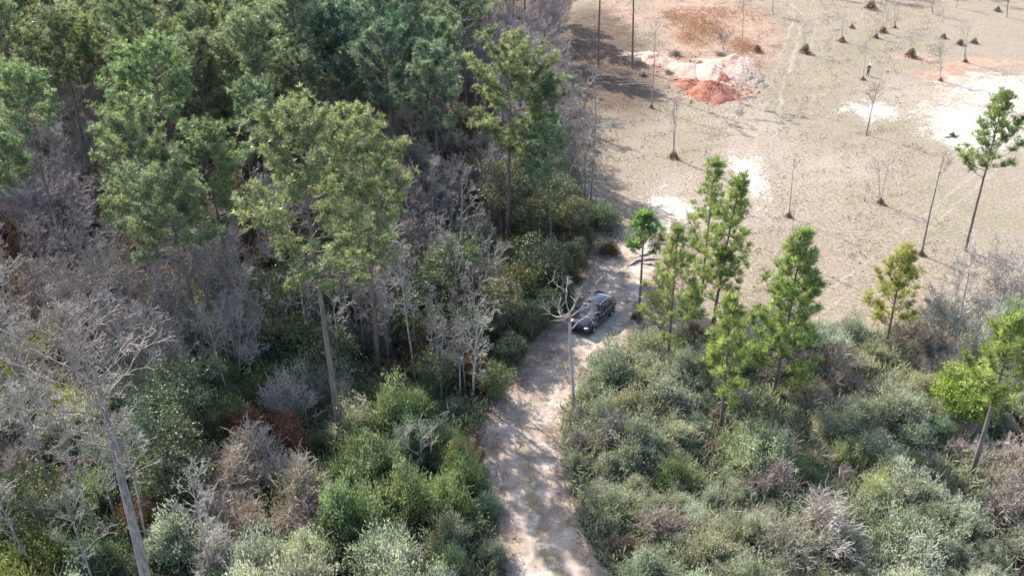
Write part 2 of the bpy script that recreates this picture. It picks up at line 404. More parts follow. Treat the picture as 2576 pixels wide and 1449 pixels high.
def ground_material():
    m, nt, out = new_mat('ground_soil_and_dry_grass')
    g = N(nt, 'ShaderNodeNewGeometry'); pos = g.outputs['Position']
    def A(n): return N(nt, 'ShaderNodeAttribute', attribute_name=n).outputs['Fac']
    fine = noise(nt, pos, 3.2, 8, .72); med = noise(nt, pos, .55, 6, .65); big = noise(nt, pos, .14, 6, .72); vf = noise(nt, pos, 11, 5, .7)
    straw = ramp(nt, fine, [(.30, (0.065, 0.050, 0.035)), (.43, (0.161, 0.131, 0.091)), (.54, (0.239, 0.196, 0.146)), (.65, (0.300, 0.252, 0.193)), (.78, (0.400, 0.350, 0.278))])
    olive = ramp(nt, vf, [(.3, (0.077, 0.071, 0.039)), (.7, (0.199, 0.179, 0.112))])
    col = mix(nt, math_(nt, 'MULTIPLY', ramp(nt, med, [(.42, 0.), (.66, 1.)]), .38), straw, olive)
    gm = math_(nt, 'MULTIPLY', A('green'), ramp(nt, med, [(.3, .35), (.6, .9)]))
    col = mix(nt, gm, col, ramp(nt, fine, [(.3, (0.097, 0.089, 0.052)), (.7, (0.238, 0.216, 0.151))]))
    pinkish = ramp(nt, fine, [(.3, (0.160, 0.118, 0.100)), (.7, (0.295, 0.238, 0.206))])
    col = mix(nt, ramp(nt, big, [(.40, 0.), (.62, .5)]), col, pinkish)
    # bare soft soil
    sf = ramp(nt, math_(nt, 'ADD', A('soft'), math_(nt, 'MULTIPLY', math_(nt, 'SUBTRACT', fine, .5), 1.6)), [(.35, 0.), (.8, .8)])
    col = mix(nt, sf, col, ramp(nt, vf, [(.3, (0.244, 0.197, 0.157)), (.7, (0.359, 0.303, 0.254))]))
    # clay
    claycol = ramp(nt, med, [(.3, (0.236, 0.116, 0.071)), (.5, (0.271, 0.181, 0.136)), (.7, (0.314, 0.247, 0.200))])
    cf = ramp(nt, math_(nt, 'ADD', A('clay'), math_(nt, 'MULTIPLY', math_(nt, 'SUBTRACT', fine, .5), 1.3)), [(.3, 0.), (.75, .85)])
    col = mix(nt, cf, col, claycol)
    # forest floor, and the tree shade painted on the far open soil
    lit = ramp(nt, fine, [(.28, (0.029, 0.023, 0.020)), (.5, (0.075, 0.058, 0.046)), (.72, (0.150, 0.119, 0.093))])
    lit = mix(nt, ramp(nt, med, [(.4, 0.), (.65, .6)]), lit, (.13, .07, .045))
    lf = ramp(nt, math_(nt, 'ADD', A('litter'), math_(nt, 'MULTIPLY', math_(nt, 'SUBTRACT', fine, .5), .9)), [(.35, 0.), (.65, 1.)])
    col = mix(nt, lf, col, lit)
    # wheel track
    tcol = ramp(nt, med, [(.30, (0.131, 0.093, 0.074)), (.48, (0.261, 0.199, 0.157)), (.62, (0.392, 0.319, 0.257))])
    tcol = mix(nt, ramp(nt, fine, [(.5, 0.), (.72, .7)]), tcol, (.24, .16, .12))
    tf = ramp(nt, math_(nt, 'ADD', A('track'), math_(nt, 'MULTIPLY', math_(nt, 'SUBTRACT', fine, .5), .8)), [(.35, 0.), (.7, 1.)])
    col = mix(nt, tf, col, tcol)
    col = mix(nt, math_(nt, 'MULTIPLY', A('mid'), ramp(nt, fine, [(.35, .1), (.6, .8)])), col, (.17, .155, .075))
    col = mix(nt, math_(nt, 'MULTIPLY', A('rut'), .6), col, ramp(nt, fine, [(.3, (0.261, 0.212, 0.174)), (.6, (0.400, 0.345, 0.291))]))
    # pale sand
    sn = ramp(nt, math_(nt, 'ADD', math_(nt, 'ADD', A('sand'), math_(nt, 'MULTIPLY', math_(nt, 'SUBTRACT', med, .5), 1.6)), math_(nt, 'MULTIPLY', math_(nt, 'SUBTRACT', fine, .5), 1.9)), [(.40, 0.), (.85, 1.)])
    col = mix(nt, sn, col, ramp(nt, vf, [(.3, (0.328, 0.294, 0.250)), (.6, (0.471, 0.439, 0.385))]))
    p = N(nt, 'ShaderNodeBsdfPrincipled'); p.inputs['Roughness'].default_value = .95; p.inputs['Specular IOR Level'].default_value = .1
    nt.links.new(col, p.inputs['Base Color'])
    b = N(nt, 'ShaderNodeBump'); b.inputs['Strength'].default_value = .45; b.inputs['Distance'].default_value = .12
    nt.links.new(math_(nt, 'ADD', fine, math_(nt, 'MULTIPLY', vf, .4)), b.inputs['Height']); nt.links.new(b.outputs[0], p.inputs['Normal'])
    nt.links.new(p.outputs[0], out.inputs[0]); return m
M['ground'] = ground_material()

def sheet(name, xs, ys, dz=0., keep=None):
    X, Y = np.meshgrid(xs, ys); fl = X.ravel(), Y.ravel()
    Z = gz(*fl)+dz; nx, ny = len(xs), len(ys)
    i = np.arange(nx-1)[None, :]+np.arange(ny-1)[:, None]*nx; i = i.ravel()
    f = np.stack([i, i+1, i+1+nx, i+nx], 1)
    if keep is not None:
        k = keep(*fl); f = f[k[f].all(1)]
    mb = MB(); mb.add(np.stack([fl[0], fl[1], Z], 1), f, .5)
    me = mb.mesh(name, [M['ground']], True)
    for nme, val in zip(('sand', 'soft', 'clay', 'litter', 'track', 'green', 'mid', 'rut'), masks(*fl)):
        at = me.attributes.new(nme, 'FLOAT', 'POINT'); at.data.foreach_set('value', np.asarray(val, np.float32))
    return link(name, me)
def spread(core, far, step):
    out = list(core); s = step; v = core[-1]
    while v < far: s *= 1.35; v += s; out.append(v)
    s = step; v = core[0]; pre = []
    while v > -far: s *= 1.35; v -= s; pre.append(v)
    return np.array(pre[::-1]+out)
xs = spread(list(np.arange(-85, 85.1, .5)), 2500, .5); ys = spread(list(np.arange(15, 190.1, .5)), 2500, .5)
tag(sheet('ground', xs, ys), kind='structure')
def _keep(x, y):
    m, c, hw = track_mask(x, y); return (np.abs(x-c) < hw+.8) & (y < _tl[-1, 0]+.5) & (y > _tl[0, 0])
tag(sheet('dirt_track', np.arange(-6, 18, .2), np.arange(24, 90, .2), .012, _keep), kind='structure')

# ------------------------------------------------------------------ pines
def place_tree(name, tr, cr, loc, rz, label, cat, group, bark, leafm, tint=(1, 1, 1), btint=(1, 1, 1), scale=1., crown='crown', parts=None):
    root = empty(name, loc, rz, label, cat, group); root.scale = (scale,)*3
    a = link('trunk', tr, root, color=btint); b = link(crown, cr, root, color=tint)
    return root
def mkmesh(tr, cr, n, bark, leafm):
    return tr.mesh(n+'_trunk', [M[bark]], True), cr.mesh(n+'_crown', [M[leafm]])

USED = []
def hero_pine(ub, vb, ut, vt, cl, cr_, cbv, label, group, young=False, tint=(1, 1, 1), dens=1., seed=0, r0=None, btint=(1, 1, 1)):
    x, y, h, lean = stand(ub, vb, ut, vt)
    _, _, hb, _ = stand(ub, vb, ut, cbv)
    d = y*CP+(H-h*.8)*SP; cw = (cr_-cl)/F*d*(1.2 if young else 1.04); cb = min(.9, max(.10, (hb-.02*cw)/h+(.10 if not young else -.04)*cw/h))
    tr, cr = make_pine(h, cw, cb, seed or int(ub*7+vb), young, lean, dens, r0)
    mt, mc = mkmesh(tr, cr, 'pine_tree', 'pine_bark', 'needle_young' if young else 'needle')
    USED.append((x, y)); print('pine', round(x, 1), round(y, 1), 'h', round(h, 1), 'lean', round(lean, 1), 'cw', round(cw, 1), 'cb', round(cb, 2))
    return place_tree('pine_tree', mt, mc, (x, y, gzf(x, y)-.05), 0, label, 'pine tree', group, None, None, tint, btint)

GW = 'tall pines of the wood'; GY = 'young pines beside the track'
YG = (1.08, 1.08, .86); BL = (.82, 1.02, 1.2); MID = (1, 1, 1); DK = (.75, .9, .85)
HP = [
 (858,1110,735,290,590,905,730,'tall near pine with a long bare leaning trunk and yellow-green crown',YG,.95,.205),
 (952,930,905,300,800,1055,710,'rounded light green pine just right of the tall near leaning pine',(1.1,1.1,.85),1.0,.2),
 (600,800,510,340,410,620,570,'domed pine in front of the wood, left of the tall near leaning pine',(1.0,1.12,.85),1.1,.18),
 (420,840,330,270,240,440,640,'tall pale green pine left of the domed pine, with a ragged lower crown',(1.05,1.1,.9),.95,.2),
 (480,700,372,130,265,475,320,'large pine with clustered round tufts behind the pale green pine',(.95,1.1,.85),1.1,.2),
 (692,420,580,110,465,715,335,'wide bright-topped pine whose thick trunk shows below its right side',(.95,1.1,.9),1.1,.3),
 (610,330,525,30,425,625,170,'yellow-topped pine near the top edge above the wide pine',(1.1,1.15,.75),1.,.2),
 (800,430,735,-15,625,815,240,'big blue-green pine reaching the top edge left of centre',BL,1.25,.25),
 (885,430,860,15,790,935,240,'blue-green pine right beside the big blue-green pine',BL,1.2,.2),
 (990,430,990,60,905,1085,270,'light-topped blue-green pine with a dark lower crown left of the thin straight trunk',(.8,1.05,1.),1.2,.2),
 (1178,340,1160,-30,1080,1260,140,'thin straight-trunked pine with sparse crown, left of the grey bare trees at the top',(.95,1.02,.95),.7,.13),
 (1277,612,1290,135,1160,1412,400,'big round-crowned pine at the clearing edge behind the dirt track',(1.12,1.08,.8),1.0,.2),
 (1335,600,1372,185,1305,1418,455,'darker pine tucked behind the right side of the big round-crowned pine',DK,1.2,.13),
 (1390,660,1372,330,1305,1445,500,'lower loose pine beneath the right side of the big round-crowned pine',(.85,1.0,.85),.8,.09),
 (235,430,212,70,140,310,215,'pine with a slim curved trunk in the upper left of the wood',(.95,1.05,.75),.9,.13),
 (130,330,95,95,10,175,270,'dull green pine at the upper left between the slim curved pine and the photo edge',(.85,.95,.8),1.,.15),
 (62,660,8,350,-50,62,500,'pine cut by the left edge above the tan forest floor',(.85,1.05,.9),1.1,.14),
 (195,790,45,190,-30,130,350,'pine whose long dark leaning trunk crosses the grey bare trees at left',(.85,1.,.8),.9,.17),
 (300,560,300,180,225,350,400,'narrow pine between the slim curved pine and the clustered-tuft pine',(.9,1.05,.85),.9,.13),
 (1505,192,1512,-230,1440,1590,-90,'dark tall pine trunk on the shaded soil, left one of two',(.9,1.,.9),.2,.17),
 (1590,172,1600,-230,1520,1680,-90,'dark tall pine trunk on the shaded soil beside the orange grass, right one of two',(.9,1.,.9),.2,.17),
]
for p in HP: hero_pine(*p[:7], p[7], GW, False, tuple(np.array(p[8])*1.12), p[9], 0, p[10])
YP = [
 (1605,812,1627,548,1570,1672,640,'dark green young pine with a tuft-like top and bare trunk beside the car',(.7,.9,.75),.9,.13),
 (1678,932,1706,578,1618,1775,860,'slender yellow-green young pine right of the car',(1.,1.,.85),.9,.12),
 (1765,740,1798,408,1728,1868,640,'young pine in front of the white sand, rear one of the two crossing crowns',(.95,1.,.9),.8,.12),
 (1790,825,1862,450,1775,1922,720,'taller leaning young pine in front of the white sand',(1.,1.05,.85),.95,.13),
 (1795,840,1818,632,1755,1865,750,'short young pine below the taller leaning one',(1.,1.05,.9),.8,.09),
 (1943,1005,2027,588,1888,2100,960,'broad tall young pine standing between the track and the fork of white bare trees',(.95,1.05,.85),1.25,.15),
 (1812,1085,1843,757,1758,1912,1000,'pointed young pine in the scrub in front of the broad tall young pine',(1.05,1.1,.85),1.05,.12),
 (2228,872,2278,633,2172,2322,820,'upright candle-tufted yellow pine on the near field edge',(1.25,1.1,.75),1.,.11),
 (2428,630,2528,240,2420,2572,440,'lone pine with a bare trunk out in the field near the right edge',(.75,.85,.7),.95,.14),
 (2440,1205,2560,815,2450,2680,1010,'pine cut by the right edge with its leaning trunk in the scrub',(1.05,1.1,.85),1.1,.16),
 (1737,850,1741,735,1715,1775,795,'waist-high pine sapling among the young pines',(.75,1.05,.85),.8,.05),
]
for p in YP: hero_pine(*p[:7], p[7], GY, True, tuple(np.array(p[8])*1.28), p[9], 0, p[10])

# pines filling the wood behind: shared meshes, every tree an object of its own
rng = np.random.default_rng(11)
PROT = []
hero_pine(530,930,405,450,250,505,660,'pale green pine with drooping lower crown in front of the ragged pale pine',GW,False,(1.0,1.08,.95),.95,0,.17)
hero_pine(690,640,640,210,590,720,400,'grey-green pine behind the gap between the domed pine and the tall near pine',GW,False,(.85,1.0,.95),.9,0,.15)
hero_pine(350,470,330,-10,260,420,200,'pine near the top edge right of the slim curved pine',GW,False,(.95,1.05,.85),1.,0,.15)
for i in range(6):
    h = [17, 19, 16, 20, 18, 15][i]
    tr, cr = make_pine(h, [6.5, 7.5, 5.5, 7, 8, 5.5][i], [.55, .5, .6, .58, .48, .5][i], 100+i, False, rng.normal(0, .5), 1.15, .2)
    PROT.append((mkmesh(tr, cr, 'pine_tree', 'pine_bark', 'needle'), h))

LM = [('the parked dark car', 1490, 790), ('the red clay pile', 1785, 235), ('the near track end', 1370, 1400), ('the antlered dead tree', 1440, 930),
 ('the tall near leaning pine', 830, 900), ('the big round-crowned pine', 1280, 330), ('the bright round tree', 2410, 1000), ('the thick pale leaning trunk', 300, 1290),
 ('the rust-leaved bush', 640, 1095), ('the domed pine', 510, 430), ('the big blue-green pine', 720, 120), ('the slim curved pine', 215, 250), ('the tan forest floor opening', 100, 600),
 ('the white bare trees', 2420, 800), ('the broad tall young pine', 1990, 800), ('the candle-tufted pine', 2240, 780), ('the pointed young pine', 1830, 950), ('the yellow bush', 1165, 1165),
 ('the pale twiggy mass', 680, 1230), ('the silvery bare tree', 1190, 880), ('the brown bare bank', 1120, 420), ('the slender young pine', 1690, 800),
 ('the yellow sunlit bush', 2190, 1270), ('the rusty brush heap', 2105, 1030), ('the right scrub trunk', 2470, 1130), ('the field corner bush', 1500, 555),
 ('the middle of the track', 1330, 1130), ('the forked dead branches', 1060, 1120)]
LABELS = {}
def place_words(u, v):
    d = sorted((math.hypot((u-a), (v-b)), n, a, b) for n, a, b in LM)
    d0, n, a, b = d[0]; du, dv = u-a, v-b
    if d0 < 28: w = 'right at '+n
    elif abs(du) > 1.6*abs(dv): w = ('right of ' if du > 0 else 'left of ')+n
    elif abs(dv) > 1.6*abs(du): w = ('in front of ' if dv > 0 else 'behind ')+n
    else: w = ('front ' if dv > 0 else 'back ')+('right of ' if du > 0 else 'left of ')+n
    if 28 <= d0 < 75: w = 'close '+w
    elif d0 > 150: w = 'well '+w
    return w
SIZE = ['small', 'middling', 'large']
def auto_label(what, u, v):
    a = Auto('auto'); a.q = (what, u, v); return a
def settle_labels():
    """each repeat is told apart by its landmark, the side of it, and its rank in nearness to it"""
    cl = {}
    for o, (what, u, v) in PENDING:
        d = sorted((math.hypot(u-a, v-b), n, a, b) for n, a, b in LM)[0]
        du, dv = u-d[2], v-d[3]
        if abs(du) > abs(dv): w = 'to the right of' if du > 0 else 'to the left of'
        else: w = 'in front of' if dv > 0 else 'behind'
        cl.setdefault((what, w, d[1]), []).append((d[0], o))
    OR = ['nearest', 'second nearest', 'third nearest', 'fourth nearest', 'fifth nearest', 'sixth nearest', 'seventh nearest', 'eighth nearest', 'ninth nearest', 'tenth nearest', 'eleventh nearest', 'twelfth nearest']
    for (what, w, n), l in cl.items():
        l.sort(key=lambda t: t[0])
        for i, (_, o) in enumerate(l):
            if len(l) == 1: o['label'] = f'{what} {w} {n}'
            elif i == len(l)-1: o['label'] = f'{what} {w} {n}, farthest from it'
            else: o['label'] = f'{what} {w} {n}, ' + (OR[i] if i < 12 else f'{i+1}th nearest')
def far_enough(x, y, pts, d):
    return all((x-a)**2+(y-b)**2 > d*d for a, b in pts)

taken = list(USED)
wood_pines = []
tries = 0
while tries < 5000 and len(wood_pines) < 165:
    tries += 1
    y = rng.uniform(76, 168); x = rng.uniform(-75, edge_x(y)-3)
    u, v = proj(x, y, 0); ut, vt = proj(x, y, 14)
    if ut < -120 or ut > 2700: continue
    if 84 < y < 132 and x > edge_x(y)-11: continue
    if y < 100 and x > -7: continue                     # bare bank behind the track
    if 1180 < ut < 1480 and y > 95 and rng.random() < .75: continue
    if y < 84 and ut < 250 and rng.random() < .6: continue
    if far_enough(x, y, taken, 4.0+.4*rng.random()):
        taken.append((x, y)); wood_pines.append((x, y))
for x, y in wood_pines:
    (mt, mc), h = PROT[rng.integers(6)]
    u, v = proj(x, y, 13)
    q = rng.random(); bl = np.clip((u-500)/500, 0, 1)*np.clip((1300-u)/300, 0, 1)
    tint = np.array(YG)*(1-q)*.9+np.array(MID)*q*.95; tint = tint*1.22
    tint = tint*(1-.7*bl)+np.array(BL)*.7*bl; tint = tint*rng.uniform(.78, 1.12)
    tone = 'blue-green' if tint[2] > tint[0] else ('yellowish' if tint[0] > 1.05 else 'mid green')
    place_tree('pine_tree', mt, mc, (x, y, gzf(x, y)-.05), rng.uniform(0, 6.28), auto_label(f'{tone} wood pine', *proj(x, y, 15)), 'pine tree', GW, None, None, tuple(tint), tuple([rng.uniform(.7, 1.1)]*3), rng.uniform(.85, 1.08))

# ------------------------------------------------------------------ bare trees
def bare_hero(ub, vb, ut, vt, wpx, cbv, label, group, tint=(1, 1, 1), dens=1., forks=1, seed=0, r0=None, levels=4, name='bare_tree', up=.6, min_r=.008):
    x, y, h, lean = stand(ub, vb, ut, vt); _, _, hb, _ = stand(ub, vb, ut, cbv)
    d = y*CP+(H-h*.8)*SP; w = wpx/F*d
    tr, tw = branchwork(h, w, min(.9, max(.08, hb/h)), seed or int(ub*3+vb), lean, dens, r0 or (.03+.009*h), forks, up, min_r*1.35, levels=levels)
    root = empty(name, (x, y, gzf(x, y)-.05), 0, label, 'bare tree', group)
    link('trunk', tr.mesh('bare_trunk', [M['bark']], True), root, color=tint); link('crown', tw.mesh('bare_twigs', [M['twig']]), root, color=tint)
    USED.append((x, y)); print('bare', round(x, 1), round(y, 1), 'h', round(h, 1), 'lean', round(lean, 1), 'w', round(w, 1))
    return root
GB = 'leafless trees in the wood'; GF = 'thin saplings planted in the field'
WH = (1.35, 1.32, 1.3); DKB = (.6, .55, .55)
BH = [
 (395,1570,215,790,400,1180,'thick pale leaning trunk with a wide grey crown at the lower left',GB,(1.0,.95,.92),1.4,1,.29),
 (1190,1003,1195,745,135,930,'silvery upright bare tree beside the bend of the track',GB,(1.3,1.28,1.22),.9,2,.09),
 (1158,1000,1150,840,60,930,'slim pale bare tree just left of the silvery one by the track',GB,(1.2,1.2,1.2),1.,1,.06),
 (1080,965,1085,800,70,860,'thin crooked bare tree left of the silvery tree by the track',GB,(1.1,1.1,1.05),.8,1,.07),
 (1012,800,1012,610,80,700,'pale thin bare tree against the dark evergreens right of the tall near pine',GB,WH,1.,1,.07),
 (1125,800,1118,600,90,690,'second pale thin bare tree further right against the evergreens',GB,(1.1,1.1,1.1),1.,1,.06),
 (2390,925,2455,640,150,840,'white bare tree rising highest by the right-hand field edge',GB,WH,1.2,1,.10),
 (2432,930,2478,765,130,880,'short white bare tree with stubby side branches at the right-hand scrub edge',GB,WH,1.,1,.09),
 (2350,905,2380,770,130,850,'grey fine-twigged bare tree left of the white bare trees',GB,(1.1,1.1,1.1),1.1,2,.05),
 (2500,850,2530,665,160,760,'pale spreading bare tree at the right edge beyond the scrub',GB,WH,1.,2,.07),
 (1487,506,1505,175,60,210,'tall bare pole-like tree with a forked tip on the field edge',GB,(1.,.95,.95),.45,1,.12),
 (1472,506,1470,255,70,330,'thin reddish bare tree just left of the tall pole-like tree',GB,(.85,.78,.75),.7,1,.09),
 (1694,400,1702,235,60,300,'pale multi-stemmed sapling with a dark tuft at its foot',GF,WH,.8,3,.05),
 (1639,273,1652,60,80,150,'tall grey sapling beside the pale dirt heaps',GF,(1.1,1.,1.),.9,1,.08),
 (2317,642,2372,388,70,440,'tall dark-barked sapling left of the lone field pine',GF,(.75,.7,.7),.6,1,.09),
 (2179,340,2207,215,70,265,'leaning dark sapling at the end of the white sand streak',GF,(.75,.7,.72),.9,1,.08),
 (2215,512,2228,395,80,440,'grey sapling with a dark tuft at its foot in mid-field',GF,(1.4,1.35,1.4),.6,2,.05),
 (1984,546,2000,400,30,430,'very thin sapling in mid-field behind the broad tall young pine',GF,(1.,.95,.95),.4,1,.05),
 (1990,650,1998,500,30,560,'faint thin stem just in front of the very thin mid-field sapling',GF,WH,.4,1,.04),
 (2025,135,2030,55,60,80,'sapling with a bushy dark foot, left in the far field row',GF,(1.5,1.45,1.5),.6,2,.06),
 (2118,107,2124,45,60,65,'sapling with a dark foot, second from the left in the far row',GF,(1.5,1.45,1.5),.6,2,.06),
 (2221,84,2224,15,60,45,'sapling with a brown foot near the top of the field',GF,(1.5,1.45,1.5),.6,2,.06),
 (2250,72,2262,-10,70,30,'taller grey sapling at the top of the field',GF,(1.5,1.45,1.5),.6,2,.07),
 (2291,145,2294,85,50,105,'sapling with a big dark foot in the middle of the upper field',GF,(1.5,1.45,1.5),.55,2,.05),
 (2171,202,2180,120,50,145,'sapling standing beside the person in the field',GF,(1.4,1.3,1.3),.6,1,.06),
 (2366,204,2374,125,60,150,'pale sapling on the pinkish soil right of the person',GF,WH,1.,2,.05),
 (2428,157,2442,60,70,90,'sapling with a dark foot towards the upper right',GF,(1.4,1.35,1.4),.6,2,.06),
 (2346,36,2350,-30,60,10,'sapling at the top edge right of the field centre',GF,(1.3,1.25,1.3),.6,2,.06),
 (2406,20,2410,-50,60,0,'sapling at the top edge, second from the right',GF,(1.3,1.25,1.3),.6,2,.06),
 (2533,44,2548,-40,80,5,'sapling in the top right corner above a shaded strip',GF,(.9,.85,.85),1.1,2,.07),
 (1868,95,1872,0,60,40,'thin sapling in the orange grass',GF,(1.1,1,1),1.,1,.06),
 (1822,140,1824,95,45,110,'short sapling on top of the dirt heaps',GF,(.9,.85,.85),1.2,2,.05),
 (1945,40,1950,-30,60,0,'sapling at the top edge beside the orange grass',GF,WH,1.,2,.05),
 (2203,98,2207,55,30,70,'little sapling between two dark-footed saplings',GF,(1.5,1.45,1.5),.6,1,.04),
 (2372,60,2376,25,40,40,'little leafless sapling beneath the top edge of the field',GF,(1.5,1.45,1.5),.6,1,.04),
]
heads = {}
for b in BH:
    heads[b[6]] = bare_hero(b[0], b[1], b[2], b[3], b[4], b[5], b[6], b[7], b[8], b[9], b[10], 0, b[11], levels=3 if b[7] == GF else 4, min_r=.0055 if b[7] == GF else .008)

def sprout_mesh(seed, h=1.0, w=.95):
    r = np.random.default_rng(seed); mb = MB(); n = 150
    q = r.normal(0, .28, (n, 3))*[w, w, 0]; q[:, 2] = r.uniform(0, h, n)*np.exp(-(q[:, 0]**2+q[:, 1]**2)/(w*.5)**2)
    blades(mb, q, np.tile([0, 0, 1.], (n, 1))+q*[1, 1, 0], np.full(n, .35), 4, .28, .05, .8, .8, r)
    return mb.mesh('basal_sprouts', [M['dead']])
SPR = [sprout_mesh(i) for i in range(4)]
k = 0
for lab, o in heads.items():
    if o.get('group') == GF and ('foot' in lab or 'person' in lab or 'tall' in lab):
        s = link('basal_sprouts', SPR[k % 4], o, color=(.8, .76, .7)); sc = 1.25 if 'big' in lab or 'bushy' in lab else (.5 if 'person' in lab or 'tall' in lab else rng.uniform(.55, 1.0))
        s.scale = (sc*1.1, sc*1.1, sc*1.15); k += 1
for (u, v, sc, lab) in [(2143,72,.7,'lone dark grass clump between two saplings of the far row'),(2415,114,1.0,'dark grass clump left of a matching one in the upper right field'),(2450,110,.9,'dark grass clump right of a matching one in the upper right field'),
        (2373,98,.8,'dark grass clump in the upper field left of a pair of clumps'),(2509,30,.9,'dark grass clump under the top right corner sapling'),(1905,132,1.1,'grey grass clump at the right edge of the orange grass'),
        (2190,25,1.6,'broad dark clump of brush near the top edge of the field'),(2395,345,.6,'small weed clump at the edge of the white sand')]:
    x, y = P(u, v); o = link('grass_clump', SPR[k % 4], loc=(x, y, gzf(x, y)), color=(.55, .55, .45)); k += 1
    o.scale = (sc,)*3; tag(o, lab, 'grass clump', 'dark clumps in the field')

# the pale forked tree that stands in front of the car: main limbs laid out one by one
def forked_tree(ub, vb, ut, vt, limbs, r0, label, name, tint, seed, nspur=9):
    r = np.random.default_rng(seed)
    x, y = P(ub, vb); y0 = y
    def W3(u, v, dy):
        yy = y0+dy; b = (v-CY)/F; z = H-yy*(b*CP+SP)/(CP-b*SP); d = yy*CP+(H-z)*SP
        return np.array([(u-CX)/F*d-x, dy, z])
    tr = MB(); tw = MB()
    fork = W3(ut, vt, 0); tr.tube([np.array([0, 0, -.1]), fork*.33+[.05, 0, 0], fork*.66-[.04, 0, 0], fork], [r0, r0*.85, r0*.75, r0*.62], 8)
    for lim in limbs:
        pts = []; m = len(lim)
        dyt = r.uniform(-1.3, 1.3)
        for i, (u, v) in enumerate(lim): pts.append(W3(u, v, dyt*i/(m-1)))
        rr = np.linspace(r0*.38, r0*.07, m); tr.tube(pts, rr, 6)
        pts = np.array(pts)
        for _ in range(nspur):
            q = r.uniform(.3, 1)*(m-1); i0 = min(m-2, int(q)); p = pts[i0]+(pts[i0+1]-pts[i0])*(q-i0)
            d = unit(unit(pts[i0+1]-pts[i0])*.5+r.normal(0, .6, 3)+np.array([0, 0, .8])); L = r.uniform(.35, .95)
            e = p+d*L; tw.tube([p, p+d*L*.5+r.normal(0, .04, 3), e], [.022, .016, .008], 4)
            for _k in range(2):
                d2 = unit(d+r.normal(0, .6, 3)); p2 = p+d*L*r.uniform(.3, .9); tw.tube([p2, p2+d2*r.uniform(.2, .45)], [.012, .006], 3)
    root = empty(name, (x, y, gzf(x, y)), 0, label, 'bare tree', GB)
    link('trunk', tr.mesh('forked_trunk', [M['bark']], True), root, color=tint); link('crown', tw.mesh('forked_twigs', [M['twig']]), root, color=tint)
    USED.append((x, y))
def Z5(pts): return [(( 1550+a*.1518)*.8587, (780+b*.1518)*.8587) for a, b in pts]
forked_tree(1442, 1045, *Z5([(785, 900)])[0], [Z5(l) for l in [
   [(785,900),(740,800),(705,640),(730,510),(680,480),(600,420),(500,350),(430,260)],
   [(730,510),(720,430),(740,350)],
   [(785,900),(650,985),(520,980),(420,930),(360,870)],
   [(650,985),(590,860),(575,760),(610,640)],
   [(785,900),(850,800),(920,660),(980,560),(1040,380)],
   [(870,780),(900,640),(890,500)],
   [(800,990),(900,910),(1040,790),(1150,650),(1200,560)],
   [(830,1210),(960,1070),(1100,980),(1245,870),(1250,720),(1200,640)],
   [(1245,790),(1240,620),(1265,420),(1335,290),(1345,160)],
   [(1100,980),(1170,1010),(1210,1020)], [(785,960),(720,1000),(680,1060)]]],
   .13, 'pale dead tree with antler-like branches standing in front of the parked car', 'bare_tree', (1.25, 1.2, 1.15), 5, 8)
forked_tree(1063, 1195, 1060, 1150, [[(1060,1150),(1058,1110),(1085,1085),(1110,1065),(1130,1035)], [(1060,1150),(1030,1130),(1005,1100),(990,1085)], [(1060,1150),(1062,1100),(1050,1060)], [(1045,1145),(1075,1120),(1100,1110)],
   [(1030,1130),(1020,1100),(1035,1075)]], .10, 'small dead forked tree between the yellow bush and the tall near pine', 'bare_tree', (1.3, 1.28, 1.25), 8, 10)

# leafless trees and small evergreens of the understorey
BPR = []
for i in range(7):
    h = [9, 11, 8, 10, 7.5, 9.5, 12][i]
    tr, tw = branchwork(h, [5, 5.5, 5, 4.5, 4.5, 6, 6][i], [.3, .4, .25, .35, .2, .3, .4][i], 200+i, .3*rng.normal(), 1.0, .10, [1, 1, 2, 1, 2, 2, 1][i], .7, .013)
    BPR.append((tr.mesh('bare_trunk', [M['bark']], True), tw.mesh('bare_twigs', [M['twig']]), h))
DPR = []
for i in range(5):
    h, w = [(5.5, 4.6), (6.5, 4.4), (4.5, 4.6), (7.5, 5.0), (5, 3.8)][i]
    tr, cr = make_broad(h, w, 300+i, 1.5)
    DPR.append((tr.mesh('evergreen_trunk', [M['bark']]), cr.mesh('evergreen_crown', [M['broad']]), h))
SPRO = {'leafy': [make_shrub(400+i, 'leafy').mesh('leafy_shrub', [M['leafy'], M['twig']]) for i in range(5)],
        'twiggy': [make_shrub(420+i, 'twiggy').mesh('twiggy_shrub', [M['leafy'], M['twig']]) for i in range(4)],
        'dead': [make_shrub(440+i, 'dead').mesh('dead_shrub', [M['dead'], M['twig']]) for i in range(3)]}
KINDS = {  # kind: mesh, tint, twig/leaf words, height factor
 'G': ('leafy', (1.16, 1.15, 1.08), 'grey-green leafy shrub'), 'S': ('leafy', (1.3, 1.3, 1.27), 'silvery grey-green shrub'), 'L': ('leafy', (.74, .85, .55), 'fresh green shrub'),
 'Y': ('leafy', (1.22, 1.2, .62), 'yellow-green shrub'), 'T': ('twiggy', (1.1, 1.05, .98), 'grey twiggy shrub'), 'P': ('twiggy', (1.5, 1.42, 1.3), 'pale tan twiggy shrub'),
 'B': ('dead', (.75, .72, .65), 'brown dry-leaved shrub'), 'R': ('dead', (.85, .62, .52), 'rust-red leaved shrub'), 'K': ('leafy', (.55, .68, .55), 'dark green shrub')}
